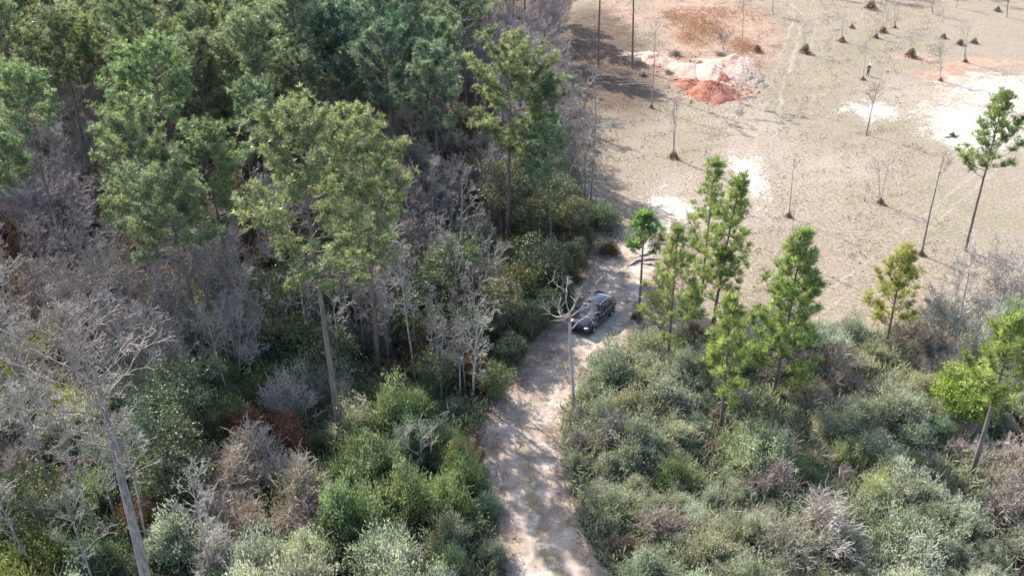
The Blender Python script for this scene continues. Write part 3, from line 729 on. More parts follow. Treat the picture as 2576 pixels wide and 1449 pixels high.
def shrub(kind, x, y, s, hs=1., label=None, rz=None, tintmul=1.):
    kd, t, words = KINDS[kind]; me = SPRO[kd][rng.integers(len(SPRO[kd]))]
    t = tuple(np.array(t)*rng.uniform(.85, 1.12)*tintmul*np.array([rng.uniform(.93, 1.07), 1, rng.uniform(.9, 1.1)]))
    o = link({'leafy': 'shrub', 'twiggy': 'twiggy_shrub', 'dead': 'dry_shrub'}[kd], me, loc=(x, y, gzf(x, y)-.08), color=t)
    o.rotation_euler[2] = rng.uniform(0, 6.28) if rz is None else rz; o.scale = (s, s, s*hs)
    tag(o, label or auto_label(words, *proj(x, y, 2*s)), 'shrub', f'{words}s of the thicket'); return o
def evergreen(x, y, s, label=None, tint=(1, 1, 1)):
    a, b, h = DPR[rng.integers(5)]
    t = tuple(np.array(tint)*rng.uniform(.75, 1.25)*np.array([rng.uniform(.85, 1.5), 1.05, rng.uniform(.7, 1.05)]))
    r = place_tree('evergreen_tree', a, b, (x, y, gzf(x, y)-.05), rng.uniform(0, 6.28), label or auto_label('dark glossy evergreen', *proj(x, y, 4*s)), 'evergreen tree', 'small evergreens under the pines', None, None, t, (1, 1, 1), s)
    return r
def bare(x, y, s, tint=(1, 1, 1), label=None):
    a, b, h = BPR[rng.integers(7)]
    root = empty('bare_tree', (x, y, gzf(x, y)-.05), rng.uniform(0, 6.28), label or auto_label('grey leafless tree', *proj(x, y, 7*s)), 'bare tree', GB); root.scale = (s,)*3
    t = tuple(np.array(tint)*rng.uniform(.85, 1.15)); link('trunk', a, root, color=t); link('crown', b, root, color=t); return root

# anchors: what grows where, read at the visible centre of each patch
ANC = {'D': [(1340,780),(1250,860),(1130,730),(800,760),(720,900),(480,1080),(430,1200),(870,1060),(950,1180),(1280,930),(700,860),(1000,830),(520,1360),(380,1400),(180,1390),(1440,640),(1110,1010),(1300,680),(1240,1020),(760,1130),(900,760),(480,1250),(300,1350),(1290,560),(1150,960),(1400,560)],
 'T': [(330,720),(450,780),(250,800),(500,700),(130,430),(180,500),(60,900),(50,1100),(100,800),(1050,350),(1100,470),(1180,480),(1250,80),(1350,150),(1300,200),(1150,550),(1020,700),(600,700),(1060,1130),(250,880),(330,850),(1430,420),(900,850),(40,1280),(1480,1030),(2050,950),(2130,920),(1980,1290),(1640,1290),(2420,1170),(2520,1180),(2350,850),(2500,1250),(2360,1240),(2010,1100),(2200,920),(1200,700),(1060,590),(560,830),(130,1230),(1500,1060),(1870,1400)],
 'P': [(640,1180),(700,1250),(760,1300),(600,1230),(2440,1130),(2500,1130)],
 'G': [(1560,1000),(1500,1130),(1620,1150),(1750,1350),(1900,1350),(1850,1250),(2100,1320),(2250,1120),(1530,1230),(2350,1350),(2450,1300),(2500,1400),(2000,1200),(1650,1230),(1750,950),(2180,900),(2080,1400),(1950,1430),(1600,960),(1150,1330),(1100,1280),(1200,1300),(1020,1350),(1390,660),(1780,1130),(2280,980),(2250,900),(1700,880),(1650,900),(2400,1400),(2550,1320),(1700,1430),(2550,1000)],
 'S': [(850,1390),(950,1420),(700,1430),(2200,1050),(1500,1190),(1780,1280),(300,1050),(330,960),(2260,1060),(2000,1440),(560,760),(590,730),(2250,1440),(230,1080),(1690,1380)],
 'L': [(930,990),(880,1150),(840,1260),(920,1330),(570,940),(1210,1400),(1000,1000),(980,1250),(1250,640),(2040,1150),(1690,1170),(1870,1150),(2130,1080),(2170,1390),(2420,1440),(1180,1060),(620,960),(1900,1080),(1130,1260),(780,1330),(2320,1180)],
 'Y': [(110,980),(90,900),(2190,1270),(20,1370)],
 'B': [(740,1000),(1130,640),(50,600),(100,660),(400,650),(560,560),(820,1000),(1120,400),(1180,620),(980,560),(1120,880),(1590,1290),(1450,1250),(1620,1440),(1500,1370),(1540,660),(280,640),(1850,1170),(300,1210),(1480,960)],
 'K': [(2060,1190),(2220,1200),(2290,1230),(2150,1240),(2320,1090),(1985,1030),(1430,1090),(620,1400),(1000,1120),(1700,1200),(1440,710),(250,1350),(1540,1280),(2080,1000)],
 'R': [(640,1090),(700,1050),(2105,1030),(1215,1065)]}
AN = [(u, v, k) for k, l in ANC.items() for u, v in l]; AA = np.array([(a, b) for a, b, _ in AN])
def kind_at(u, v):
    d = np.hypot(AA[:, 0]-u-rng.normal(0, 20), (AA[:, 1]-v-rng.normal(0, 20))*1.25); return AN[int(np.argmin(d))][2]
def free_of_track(x, y, r):
    if y > _tl[-1, 0]: return True
    l = np.interp(y, _tl[:, 0], _tl[:, 1]); rr = np.interp(y, _tl[:, 0], _tl[:, 2])
    return x < l-r or x > rr+r
SH = []; count = {}
def try_place(x, y, left):
    u0, v0 = proj(x, y, 0); hv = 2.2
    u, v = proj(x, y, hv); kd = kind_at(u, v)
    for ub, vb in ((845,1080), (948,930), (1277,612), (330,1420), (1190,1000), (1812,1085), (1943,1005), (2440,1205)):
        if abs(u0-ub) < 62 and vb-25 < v0 < vb+135:
            if free_of_track(x, y, .6): shrub(rng.choice(['G', 'L', 'B']), x, y, rng.uniform(.4, .6), .6)
            return
    if not left and rng.random() < .16: kd = rng.choice(['T', 'S', 'P', 'S', 'G'])
    if left and y < 50 and kd in 'BTD' and rng.random() < .45: kd = rng.choice(['G', 'S', 'P', 'L', 'S'])
    if not left and kd in 'BRK' and rng.random() < .5: kd = rng.choice(['G', 'S'])
    if kd == 'D':
        s = rng.uniform(.75, 1.1) if left else rng.uniform(.45, .6)
        if not free_of_track(x, y, 2.0*s): s = .5
        if not free_of_track(x, y, .9): return
        evergreen(x, y, s)
    elif kd == 'T' and left and rng.random() < .6:
        bare(x, y, rng.uniform(.6, 1.0)); 
        if rng.random() < .45: shrub('T', x+rng.uniform(-1.5, 0), y+rng.uniform(-1, 1), rng.uniform(.7, 1.1))
    else:
        s = rng.choice([rng.uniform(.5, .8), rng.uniform(.8, 1.35)]) if not left else rng.uniform(.75, 1.35)
        if kd == 'R': s *= .75
        if not free_of_track(x, y, 1.5*s): s = .55
        if not free_of_track(x, y, .6): return
        shrub(kd, x, y, s, rng.uniform(.8, 1.1)*(1 if left else .85))
    count[kd] = count.get(kd, 0)+1
pts = []
for side, n in (('R', 6000), ('L', 9000)):
    for _ in range(n):
        if side == 'R':
            x = rng.uniform(0, 44); y = rng.uniform(25, 62)
            if y > field_y(x)-1.2-rng.uniform(0, 1.5): continue
            if x < np.interp(y, _tl[:, 0], _tl[:, 2]): continue
            sp = 1.6
        else:
            y = rng.uniform(25, 116)**1.0; x = rng.uniform(-62, edge_x(y)-.3)
            if y < _tl[-1, 0] and x > np.interp(y, _tl[:, 0], _tl[:, 1]): continue
            sp = 2.0 if y < 62 else (2.9 if y < 85 else 4.2)
        u, v = proj(x, y, 2)
        if u < -70 or u > 2650 or v > 1520 or v < -30: continue
        if math.hypot(u-100, (v-600)*.8) < 55: continue              # tan opening of the forest floor
        if far_enough(x, y, pts[-1200:], sp): pts.append((x, y)); try_place(x, y, side == 'L')
print('understorey', len(pts), count)

# plants that stand out and are placed one by one
for (u, v, k_, s, hs, lab) in [
  (1165,1185,'Y',.75,1.0,'round mustard-yellow bush left of the middle stretch of track'),
  (2190,1300,'Y',.8,1.3,'sunlit yellow-green bush in the middle of the right-hand scrub'),
  (1500,575,'K',1.25,.8,'rounded grey-green bush alone at the field corner behind the car'),
  (640,1120,'R',1.1,.9,'broad rust-leaved bush left of the tall near pine trunk base'),
  (2105,1060,'B',.5,.9,'rusty brush heap in the right-hand scrub under the broad pine'),
  (1750,850,'B',.55,.7,'dark brown leafy heap between the young pines'),
  (1530,640,'B',.5,.9,'small tan bush where the track meets the field'),
  (1390,690,'S',.95,.9,'pale feathery shrub in the shade behind the car'),
  (1600,800,'B',.25,.8,'small dry tuft at the foot of the dark young pine'),
  (1490,1290,'P',.45,.7,'straw-coloured tuft at the right edge of the near track')]:
    x, y = P(u, v, 0); shrub(k_, x, y, s, hs, lab)
x, y = P(2405, 1075)
tr, cr = make_broad(4.6, 4.4, 77, 1.6, (.2, .1), .3)
place_tree('evergreen_tree', tr.mesh('bright_trunk', [M['bark']]), cr.mesh('bright_crown', [M['leafy']]), (x, y, 0), 0, 'bright yellow-green round-crowned tree near the right edge', 'leafy tree', None, None, None, (.95, 1.12, .33))
for (u, v, sz, lab) in [(1335,850,.62,'dark evergreen at the left edge of the track just below the car'),(1290,925,.6,'dark evergreen at the inner side of the track bend'),(1375,815,.45,'dark evergreen left of the parked car'),
      (1245,1000,.6,'low dark evergreen at the left track edge below the bend'),(1405,750,.38,'dark evergreen behind the left side of the parked car'),(1440,690,.5,'evergreen in the shade where the track leaves the wood'),(1445,610,.75,'dark evergreen at the edge of the wood beside the rounded field-corner bush'),(1300,800,.8,'broad dark evergreen between the silvery bare tree and the car'),(1360,730,.8,'tall dark evergreen behind the antler-branched dead tree')]:
    x, y = P(u, v); evergreen(x, y, sz, lab)
SLIM = []
for i in range(5):
    h = [8.5, 10, 7.5, 9, 11][i]
    tr, tw = branchwork(h, [2.6, 3.2, 2.8, 3.6, 3.][i], [.35, .45, .3, .4, .5][i], 260+i, .4*rng.normal(), .75, .065, 1, .9, .010)
    SLIM.append((tr.mesh('slim_trunk', [M['bark']], True), tw.mesh('slim_twigs', [M['twig']])))
r5 = np.random.default_rng(55)
for (u0_, u1_, v0_, v1_, n_s) in [(960, 1260, 640, 1010, 15), (620, 1000, 560, 1000, 13), (-40, 620, 760, 1120, 26), (-60, 560, 1200, 1640, 12), (1200, 1440, 300, 600, 8)]:
    for _ in range(n_s):
        u = r5.uniform(u0_, u1_); v = r5.uniform(v0_, v1_); x, y = P(u, v)
        if x > edge_x(y)-.8 or not free_of_track(x, y, .8): continue
        i_ = r5.integers(5); g_ = r5.uniform(.85, 1.3)
        rt = empty('bare_tree', (x, y, gzf(x, y)-.05), r5.uniform(0, 6.28), auto_label('slim bare sapling', *proj(x, y, 6)), 'bare tree', 'slim bare saplings in the wood'); rt.scale = (r5.uniform(.7, 1.05),)*3
        link('trunk', SLIM[i_][0], rt, color=(g_, g_, g_)); link('crown', SLIM[i_][1], rt, color=(g_, g_, g_))
for (u, v, hs, lab) in [(2335,905,1.0,'white slim sapling at the left of the white bare trees'),(2370,880,1.1,'white slim sapling leaning on the white bare trees'),(2455,900,.9,'white slim sapling between the short white bare tree and the right edge'),(2490,800,.9,'white slim sapling near the right edge behind the scrub'),(2530,780,1.,'white slim sapling closest to the right edge of the scrub'),(2555,860,.9,'white slim sapling low at the right edge above the cut pine'),(2415,850,.9,'white slim sapling behind the highest white bare tree')]:
    x, y = P(u, v); i_ = r5.integers(5); rt = empty('bare_tree', (x, y, gzf(x, y)-.05), r5.uniform(0, 6.28), lab, 'bare tree', 'white saplings at the right scrub edge'); rt.scale = (hs*.8,)*3
    link('trunk', SLIM[i_][0], rt, color=(1.7, 1.68, 1.66)); link('crown', SLIM[i_][1], rt, color=(1.7, 1.68, 1.66))
# bare trees standing behind and between (top centre mass and far edge)
for _ in range(60):
    y = rng.uniform(82, 150); x = edge_x(y)-abs(rng.normal(0, 7))-1
    u, v = proj(x, y, 6)
    if 960 < u < 1480 and v > -40 and far_enough(x, y, USED, 2.4): USED.append((x, y)); bare(x, y, rng.uniform(.8, 1.15), (1.12, 1.08, 1.15))
for i in range(26):
    u = rng.uniform(-20, 260); v = rng.uniform(600, 800); x, y = P(u, v)
    if far_enough(x, y, USED, 2.): USED.append((x, y)); bare(x, y, rng.uniform(.6, .9), (.85, .8, .9))
for i in range(20):
    u = rng.uniform(200, 620); v = rng.uniform(900, 1050); x, y = P(u, v)
    if far_enough(x, y, USED, 2.2): USED.append((x, y)); bare(x, y, rng.uniform(.6, .9), (1.05, 1.02, 1.05))
for i in range(14):
    u = rng.uniform(-60, 60); v = rng.uniform(1100, 1550); x, y = P(u, v)
    if far_enough(x, y, USED, 2.2): USED.append((x, y)); bare(x, y, rng.uniform(.7, .95), (1.1, 1.08, 1.1))
for i in range(26):                       # strip of wood beyond the far end of the field
    u = rng.uniform(2080, 2470); v = rng.uniform(-40, 6)
    if 2235 < u < 2320: v -= 10
    x, y = P(u, v)
    if far_enough(x, y, USED, 2.): USED.append((x, y)); bare(x, y, rng.uniform(.5, .8), (.8, .75, .85), auto_label('leafless far-edge tree', u, v))

# ------------------------------------------------------------------ ground cover nobody could count
def scatter(name, n, region, length, width, k, mat, vertical, hgt, tint=(1, 1, 1), seed=0, spread_=.12, label=None, dens_fn=None):
    r = np.random.default_rng(seed); x0, x1, y0, y1 = region
    x = r.uniform(x0, x1, n); y = r.uniform(y0, y1, n); keep = dens_fn(x, y, r); x, y = x[keep], y[keep]
    c = np.stack([x, y, gz(x, y)+.01], 1); mb = MB()
    big = r.lognormal(0, .35, len(x))
    blades(mb, c, np.tile([0, 0, 1.], (len(x), 1)), r.uniform(.1, .9, len(x)), k, length, width, vertical, 1.-vertical*.4, r, jit=spread_)
    V = mb.v[0]; V[:, 2] = np.maximum(V[:, 2], gz(V[:, 0], V[:, 1])+.004)
    o = link(name, mb.mesh(name, [M[mat]]), color=tint); return tag(o, label, 'ground cover', kind='stuff')
def in_field(x, y, r):
    return (x > edge_x(y)+.5) & (y > field_y(x)-1) & (x < 10+y*.42) & ((track_mask(x, y)[0] < .3) | (y > _tl[-1, 0]))
def sparse_on_sand(x, y): s = masks(x, y); return 1-np.clip(s[0]*1.1+s[1]*.45, 0, .97)
scatter('dry_grass', 60000, (0, 82, 56, 178), .30, .045, 3, 'grass', .5, .2, (1, 1, 1), 1, .14, 'short dry straw-coloured grass of the open field', lambda x, y, r: in_field(x, y, r) & (r.random(len(x)) < sparse_on_sand(x, y)*np.clip(.5+1.1*wav(x, y, .7, 5), .08, 1)))
scatter('field_weeds', 60000, (0, 82, 56, 178), .24, .08, 3, 'dead', .35, .1, (.5, .56, .4), 2, .10, 'dull low weeds dotted through the dry grass', lambda x, y, r: in_field(x, y, r) & (r.random(len(x)) < sparse_on_sand(x, y)*np.clip(.02+1.7*wav(x, y, 1.1, 2), 0, .7)))
scatter('fallen_straw', 9000, (0, 82, 56, 178), 1.1, .07, 1, 'grass', .12, .1, (1.25, 1.22, 1.2), 12, .1, 'pale fallen straw and twigs strewn over the field', lambda x, y, r: in_field(x, y, r) & (r.random(len(x)) < np.clip(.3+1.3*wav(x, y, .4, 1), 0, 1)))
def orange(x, y, r):
    d = np.maximum.reduce([blob(x, y, 1765, 70, 60, 34, .9), blob(x, y, 1800, 30, 110, 22, 1.2)*.5, blob(x, y, 1735, 100, 35, 16, .8), blob(x, y, 1868, 118, 35, 18, .8), blob(x, y, 1470, 300, 25, 30, .8), blob(x, y, 1700, 45, 25, 18, .8)]); return r.random(len(x)) < d
scatter('rust_coloured_grass', 42000, (5, 60, 85, 165), .75, .05, 3, 'dead', .8, .6, (1.35, 1.05, .8), 3, .2, 'tall rust-orange grass behind the dirt heaps', orange)
def floor_(x, y, r): return (np.where(y > 60, x < edge_x(y), True)) & ((x < edge_x(y)-.3) | ((y < field_y(x)) & (x > 0))) & (track_mask(x, y)[0] < .35) & (np.abs(x) < 12+y*.45)
scatter('woodland_undergrowth', 60000, (-75, 45, 24, 150), .34, .09, 4, 'dead', .5, .4, (.55, .5, .42), 4, .3, 'brown undergrowth and fallen leaves under the wood', lambda x, y, r: floor_(x, y, r) & (r.random(len(x)) < .85))
scatter('low_green_undergrowth', 34000, (-60, 45, 24, 110), .30, .10, 5, 'weed', .7, .5, (.7, .85, .6), 5, .35, 'low green undergrowth between the shrubs', lambda x, y, r: floor_(x, y, r) & (r.random(len(x)) < np.clip(.4+1.2*wav(x, y, .5, 9), 0, 1)))
scatter('scrub_undergrowth', 70000, (0, 45, 24, 66), .75, .085, 5, 'leafy', .8, .6, (.95, .92, .85), 8, .3, 'grey-green undergrowth filling the gaps of the right-hand scrub', lambda x, y, r: floor_(x, y, r) & (x > np.interp(y, _tl[:, 0], _tl[:, 2])+.3))
scatter('thicket_undergrowth', 60000, (-45, 2, 24, 72), .6, .08, 5, 'leafy', .8, .6, (.75, .8, .62), 18, .3, 'mixed grey-green undergrowth between the shrubs left of the track', lambda x, y, r: floor_(x, y, r) & (x < np.interp(y, _tl[:, 0], _tl[:, 1])-.2) & (r.random(len(x)) < np.clip(.55+1.0*wav(x, y, .6, 4), .1, 1)))
def verge(x, y, r):
    m, c, hw = track_mask(x, y); d = np.abs(x-c)
    return (y < _tl[-1, 0]+1) & (d < hw+1.6) & (r.random(len(x)) < np.where(d > hw-.9, .85, np.where((d < .45) & (y < P(0, 1060)[1]), .55, .05)))
scatter('track_verge_grass', 26000, (-5, 20, 24, 74), .22, .05, 3, 'grass', .5, .15, (.75, .66, .55), 6, .1, 'dry grass and litter along the edges and crown of the track', verge)

# ------------------------------------------------------------------ heaps of dirt and brush
def heap_material(name, stops, sc):
    m, nt, out = new_mat(name); tc = N(nt, 'ShaderNodeTexCoord'); f = noise(nt, tc.outputs['Object'], sc, 7, .65)
    p = N(nt, 'ShaderNodeBsdfPrincipled'); p.inputs['Roughness'].default_value = .95; p.inputs['Specular IOR Level'].default_value = .1
    nt.links.new(ramp(nt, f, stops), p.inputs['Base Color']); b = N(nt, 'ShaderNodeBump'); b.inputs['Distance'].default_value = .15
    nt.links.new(noise(nt, tc.outputs['Object'], 3.5, 6, .7), b.inputs['Height']); nt.links.new(b.outputs[0], p.inputs['Normal']); nt.links.new(p.outputs[0], out.inputs[0]); return m
M['clay'] = heap_material('red_clay', [(.3, (.17, .055, .035)), (.5, (.27, .11, .075)), (.7, (.36, .21, .155))], 1.2)
M['palesoil'] = heap_material('pale_dug_soil', [(.3, (.30, .16, .12)), (.5, (.42, .29, .23)), (.7, (.52, .42, .35))], .8)
M['greysoil'] = heap_material('grey_rooty_soil', [(.3, (.15, .115, .10)), (.5, (.27, .21, .18)), (.7, (.40, .33, .29))], 1.5)
def heap(u, v, ru, rv, h, mat, label, seed, lum=3):
    cx, cy = P(u, v); rx = abs(P(u+ru, v)[0]-cx); ry = abs(P(u, v-rv)[1]-P(u, v+rv)[1])/2
    r = np.random.default_rng(seed); n = 64; g = np.linspace(-1.1, 1.1, n); X, Y = np.meshgrid(g, g)
    ph = r.uniform(0, 6.28, 12); kk = r.normal(0, 3.2, (12, 2)); Wv = sum(np.sin(kk[i, 0]*X+kk[i, 1]*Y+ph[i]) for i in range(12))/12
    kk2 = r.normal(0, 11, (12, 2)); W2 = sum(np.sin(kk2[i, 0]*X+kk2[i, 1]*Y+ph[i]) for i in range(12))/12
    d = np.sqrt(X**2+Y**2)+.55*Wv+.12*W2; W3_ = np.array(r.normal(0, 1, (n, n))); Z = h*np.clip(1-d, 0, None)**.85*(1+.8*Wv+.45*W2+.05*W3_)
    Z = np.maximum(Z, 0)-.06; f = []
    i = np.arange(n-1)[None, :]+np.arange(n-1)[:, None]*n; i = i.ravel(); fc = np.stack([i, i+1, i+1+n, i+n], 1)
    z = Z.ravel(); fc = fc[(z[fc] > -.055).any(1)]
    mb = MB(); Xw = X.ravel()*rx; Yw = Y.ravel()*ry; mb.add(np.stack([Xw, Yw, z+gz(cx+Xw, cy+Yw)], 1), fc)
    o = link('dirt_heap', mb.mesh('dirt_heap', [M[mat]], True), loc=(cx, cy, 0)); tag(o, label, 'dirt heap', 'dug heaps at the back of the field')
heap(1788,234,72,26,1.7,'clay','bare red clay heap facing the field',1)
heap(1735,214,38,16,.9,'clay','small red clay heap at the left foot of the pale heap',11)
heap(1838,238,30,14,.8,'clay','small red clay heap right of the tall red one',12)
heap(1815,205,34,16,1.2,'clay','reddish crest heap behind the tall red clay heap',13)
heap(1795,190,62,32,1.5,'palesoil','tall pale dug soil heap behind the red clay heap',2)
heap(1868,190,52,28,1.1,'greysoil','grey-brown rooty heap right of the pale soil heap',3)
heap(1725,178,52,24,.9,'palesoil','low pale heap left of the tall pale heap',4)
heap(1845,155,60,14,1.1,'palesoil','long low heap behind the grey-brown rooty heap',5)
heap(1655,150,40,20,.9,'palesoil','low sandy bank beside the tall grey sapling',6)
heap(1905,212,26,12,.8,'greysoil','small dark heap at the right tip of the dug ground',7)
for (u, v, s, lab) in [(1650,150,.8,'tangle of grey brush left of the dug heaps'),(1700,140,.7,'tangle of grey brush behind the low pale heap'),(1870,175,.6,'grey brush lying on the rooty heap'),(1890,205,.5,'small brush tangle at the right of the dug heaps'),(1810,140,.6,'brush standing behind the tall pale heap'),(1620,190,.6,'low brush at the shade edge left of the heaps'),(1840,200,.45,'brush on the crest between the red and the rooty heap'),(1760,165,.5,'brush behind the left end of the tall pale heap'),(1905,190,.4,'brush at the far right end of the dug heaps'),(1680,185,.5,'brush in front of the low pale heap')]:
    x, y = P(u, v); shrub('P', x, y, s*.9, .5, lab)
mb = MB(); rc = np.random.default_rng(31); kk_ = 0
while kk_ < 900:
    u = rc.normal(1795, 60); v = rc.normal(200, 28)
    if not (1640 < u < 1930 and 130 < v < 262): continue
    x, y = P(u, v); q = rc.uniform(.07, .30)*rc.uniform(.5, 1)
    O = np.array([(1,0,0),(0,1,0),(-1,0,0),(0,-1,0),(0,0,1),(0,0,-1)])*q*rc.uniform(.6, 1.3, (6, 1))
    hz = 0
    mb.add(O+[x, y, gzf(x, y)+q*.3], [[0,1,4],[1,2,4],[2,3,4],[3,0,4],[1,0,5],[2,1,5],[3,2,5],[0,3,5]], rc.uniform(0, 1)); kk_ += 1
tag(link('soil_clods', mb.mesh('soil_clods', [M['palesoil']])), 'loose clods of pinkish soil strewn round the dug heaps', 'soil clods', kind='stuff')
scatter('heap_weeds', 9000, (8, 45, 95, 150), .5, .05, 3, 'dead', .7, .3, (.85, .8, .72), 33, .2, 'dry weeds and twigs growing among the dug heaps', lambda x, y, r: r.random(len(x)) < np.maximum.reduce([blob(x, y, 1795, 200, 130, 60, 1.2)*.6, blob(x, y, 1680, 160, 80, 40, 1.)*.8, blob(x, y, 1880, 150, 60, 40, 1.)*.8]))
# fallen logs and branches lying in the field
r = np.random.default_rng(9)
for (u, v, L, rz, lab) in [(1625,655,2.6,.1,'pale log lying where the track meets the field'),(1630,640,2.2,.4,'second pale log beside the one at the track mouth'),(1640,668,1.6,-.3,'short pale log nearest the dark young pine'),
      (1595,662,1.8,.8,'broken branch left of the logs at the track mouth'),(2395,345,2.2,.2,'fallen branch at the edge of the white sand'),(1590,215,4.,.1,'weathered log on the shaded soil')]:
    mb = MB(); q = np.linspace(-.5, .5, 6); mb.tube(np.stack([q*L, .05*np.sin(q*7), .06*np.cos(q*5)], 1), .10-.06*np.abs(q), 7)
    for _ in range(4):
        a = r.uniform(-.4, .4)*L; mb.tube([[a, 0, 0], [a+r.uniform(-.3, .3), r.uniform(-.5, .5), .25]], [.04, .015], 4)
    x, y = P(u, v); o = link('fallen_log', mb.mesh('fallen_log', [M['bark']], True), loc=(x, y, gzf(x, y)+.08), color=(1.6, 1.55, 1.5)); o.rotation_euler[2] = rz
    tag(o, lab, 'log', 'fallen wood')

# ------------------------------------------------------------------ the car
M['paint'] = plain('dark_blue_paint', (.005, .007, .014), .22, .2, .5, nscale=3, noise_amt=.1, coat=.8)
M['glass'] = plain('car_glass', (.02, .025, .03), .06, 0, .9, nscale=3, coat=.6)
M['tyre'] = plain('tyre_rubber', (.02, .02, .02), .8); M['rim'] = plain('alloy_rim', (.45, .46, .48), .3, .9)
M['lamp'] = plain('headlamp_lens', (.75, .78, .8), .1, 0, .7); M['redlamp'] = plain('tail_lamp_lens', (.4, .02, .02), .15); M['chrome'] = plain('bright_trim', (.6, .6, .62), .2, 1.)
M['blacktrim'] = plain('black_trim', (.02, .02, .022), .6); M['plate'] = plain('number_plate_white', (.75, .75, .72), .5)
cx, cy = P(1490, 806); hx, hy = -2.6, -4.0
car = empty('parked_car', (cx, cy, gzf(cx, cy)), math.atan2(-hx, hy), 'dark blue car parked on the sandy track behind the pale dead tree', 'car'); car.scale = (1.06, 1.03, 1.05)
def loft(secs, close=True):
    """secs: list of lists of points (same count), joined along the length"""
    bm = MB(); n = len(secs[0]); V = np.array(secs, float).reshape(-1, 3); m = len(secs)
    i = np.arange(m-1)[:, None]*n; k = np.arange(n)[None, :]; k2 = (k+1) % n
    bm.add(V, np.stack([i+k, i+k2, i+k2+n, i+k+n], -1).reshape(-1, 4))
    bm.add(V[:n], [list(range(n))[::-1]]); bm.add(V[-n:], [list(range(n))]); return bm
def body_sec(y, w, zb, zt, cr=.04):
    half = [(.86*w, zb), (.98*w, zb+.12), (w, (zb+zt)/2), (.985*w, zt-.10), (.93*w, zt-.02), (.6*w, zt+cr*.7), (0, zt+cr)]
    return [(a, y, b) for a, b in half]+[(-a, y, b) for a, b in half[::-1][1:]]
secs = [body_sec(2.33, .66, .36, .66), body_sec(2.27, .80, .30, .78), body_sec(2.1, .89, .26, .90), body_sec(1.6, .925, .25, .99), body_sec(1.0, .935, .25, 1.05), body_sec(.3, .94, .25, 1.06),
        body_sec(-.8, .94, .25, 1.07), body_sec(-1.6, .935, .26, 1.08), body_sec(-2.1, .90, .28, 1.07), body_sec(-2.28, .82, .33, 1.0), body_sec(-2.33, .74, .4, .9)]
def solid(name, mb, mat, parent=car, smooth=True, bevel=0., sub=0, label=None):
    o = link(name, mb.mesh(name, [M[mat]], smooth), parent)
    if bevel: b = o.modifiers.new('b', 'BEVEL'); b.width = bevel; b.segments = 2; b.limit_method = 'ANGLE'
    if sub: s = o.modifiers.new('s', 'SUBSURF'); s.levels = s.render_levels = sub
    if label: o['label'] = label
    return o
body = solid('body', loft(secs), 'paint')
def gsec(y, wb, wt, zb, zt):
    half = [(wb, zb), (wb*.45+wt*.55, zb+(zt-zb)*.55), (wt, zt-.06), (wt*.86, zt), (0, zt+.035)]
    return [(a, y, b) for a, b in half]+[(-a, y, b) for a, b in half[::-1][1:]]
solid('cabin', loft([gsec(1.02, .80, .78, 1.02, 1.05), gsec(.35, .86, .68, 1.02, 1.58), gsec(-.2, .87, .70, 1.02, 1.66), gsec(-1.2, .87, .70, 1.02, 1.64), gsec(-1.85, .85, .67, 1.02, 1.56), gsec(-2.2, .80, .74, 1.02, 1.12)]), 'paint')
def pane(name, pts, off, parent=car):
    P_ = np.array(pts, float); nrm = unit(np.cross(P_[1]-P_[0], P_[2]-P_[0])); 
    if np.dot(nrm, off) < 0: nrm = -nrm
    A = P_+nrm*.022; B = P_-nrm*.02; n = len(P_); mb = MB(); mb.add(A, [list(range(n))]); mb.add(B, [list(range(n))[::-1]])
    for i in range(n):
        j = (i+1) % n; mb.add(np.array([A[i], A[j], B[j], B[i]]), [[0, 1, 2, 3]])
    return solid(name, mb, 'glass', parent, False)
pane('windscreen', [(.70, .98, 1.09), (-.70, .98, 1.09), (-.60, .40, 1.55), (.60, .40, 1.55)], (0, 1, 1))
pane('rear_window', [(.66, -2.16, 1.17), (-.66, -2.16, 1.17), (-.56, -1.90, 1.50), (.56, -1.90, 1.50)], (0, -1, 1))
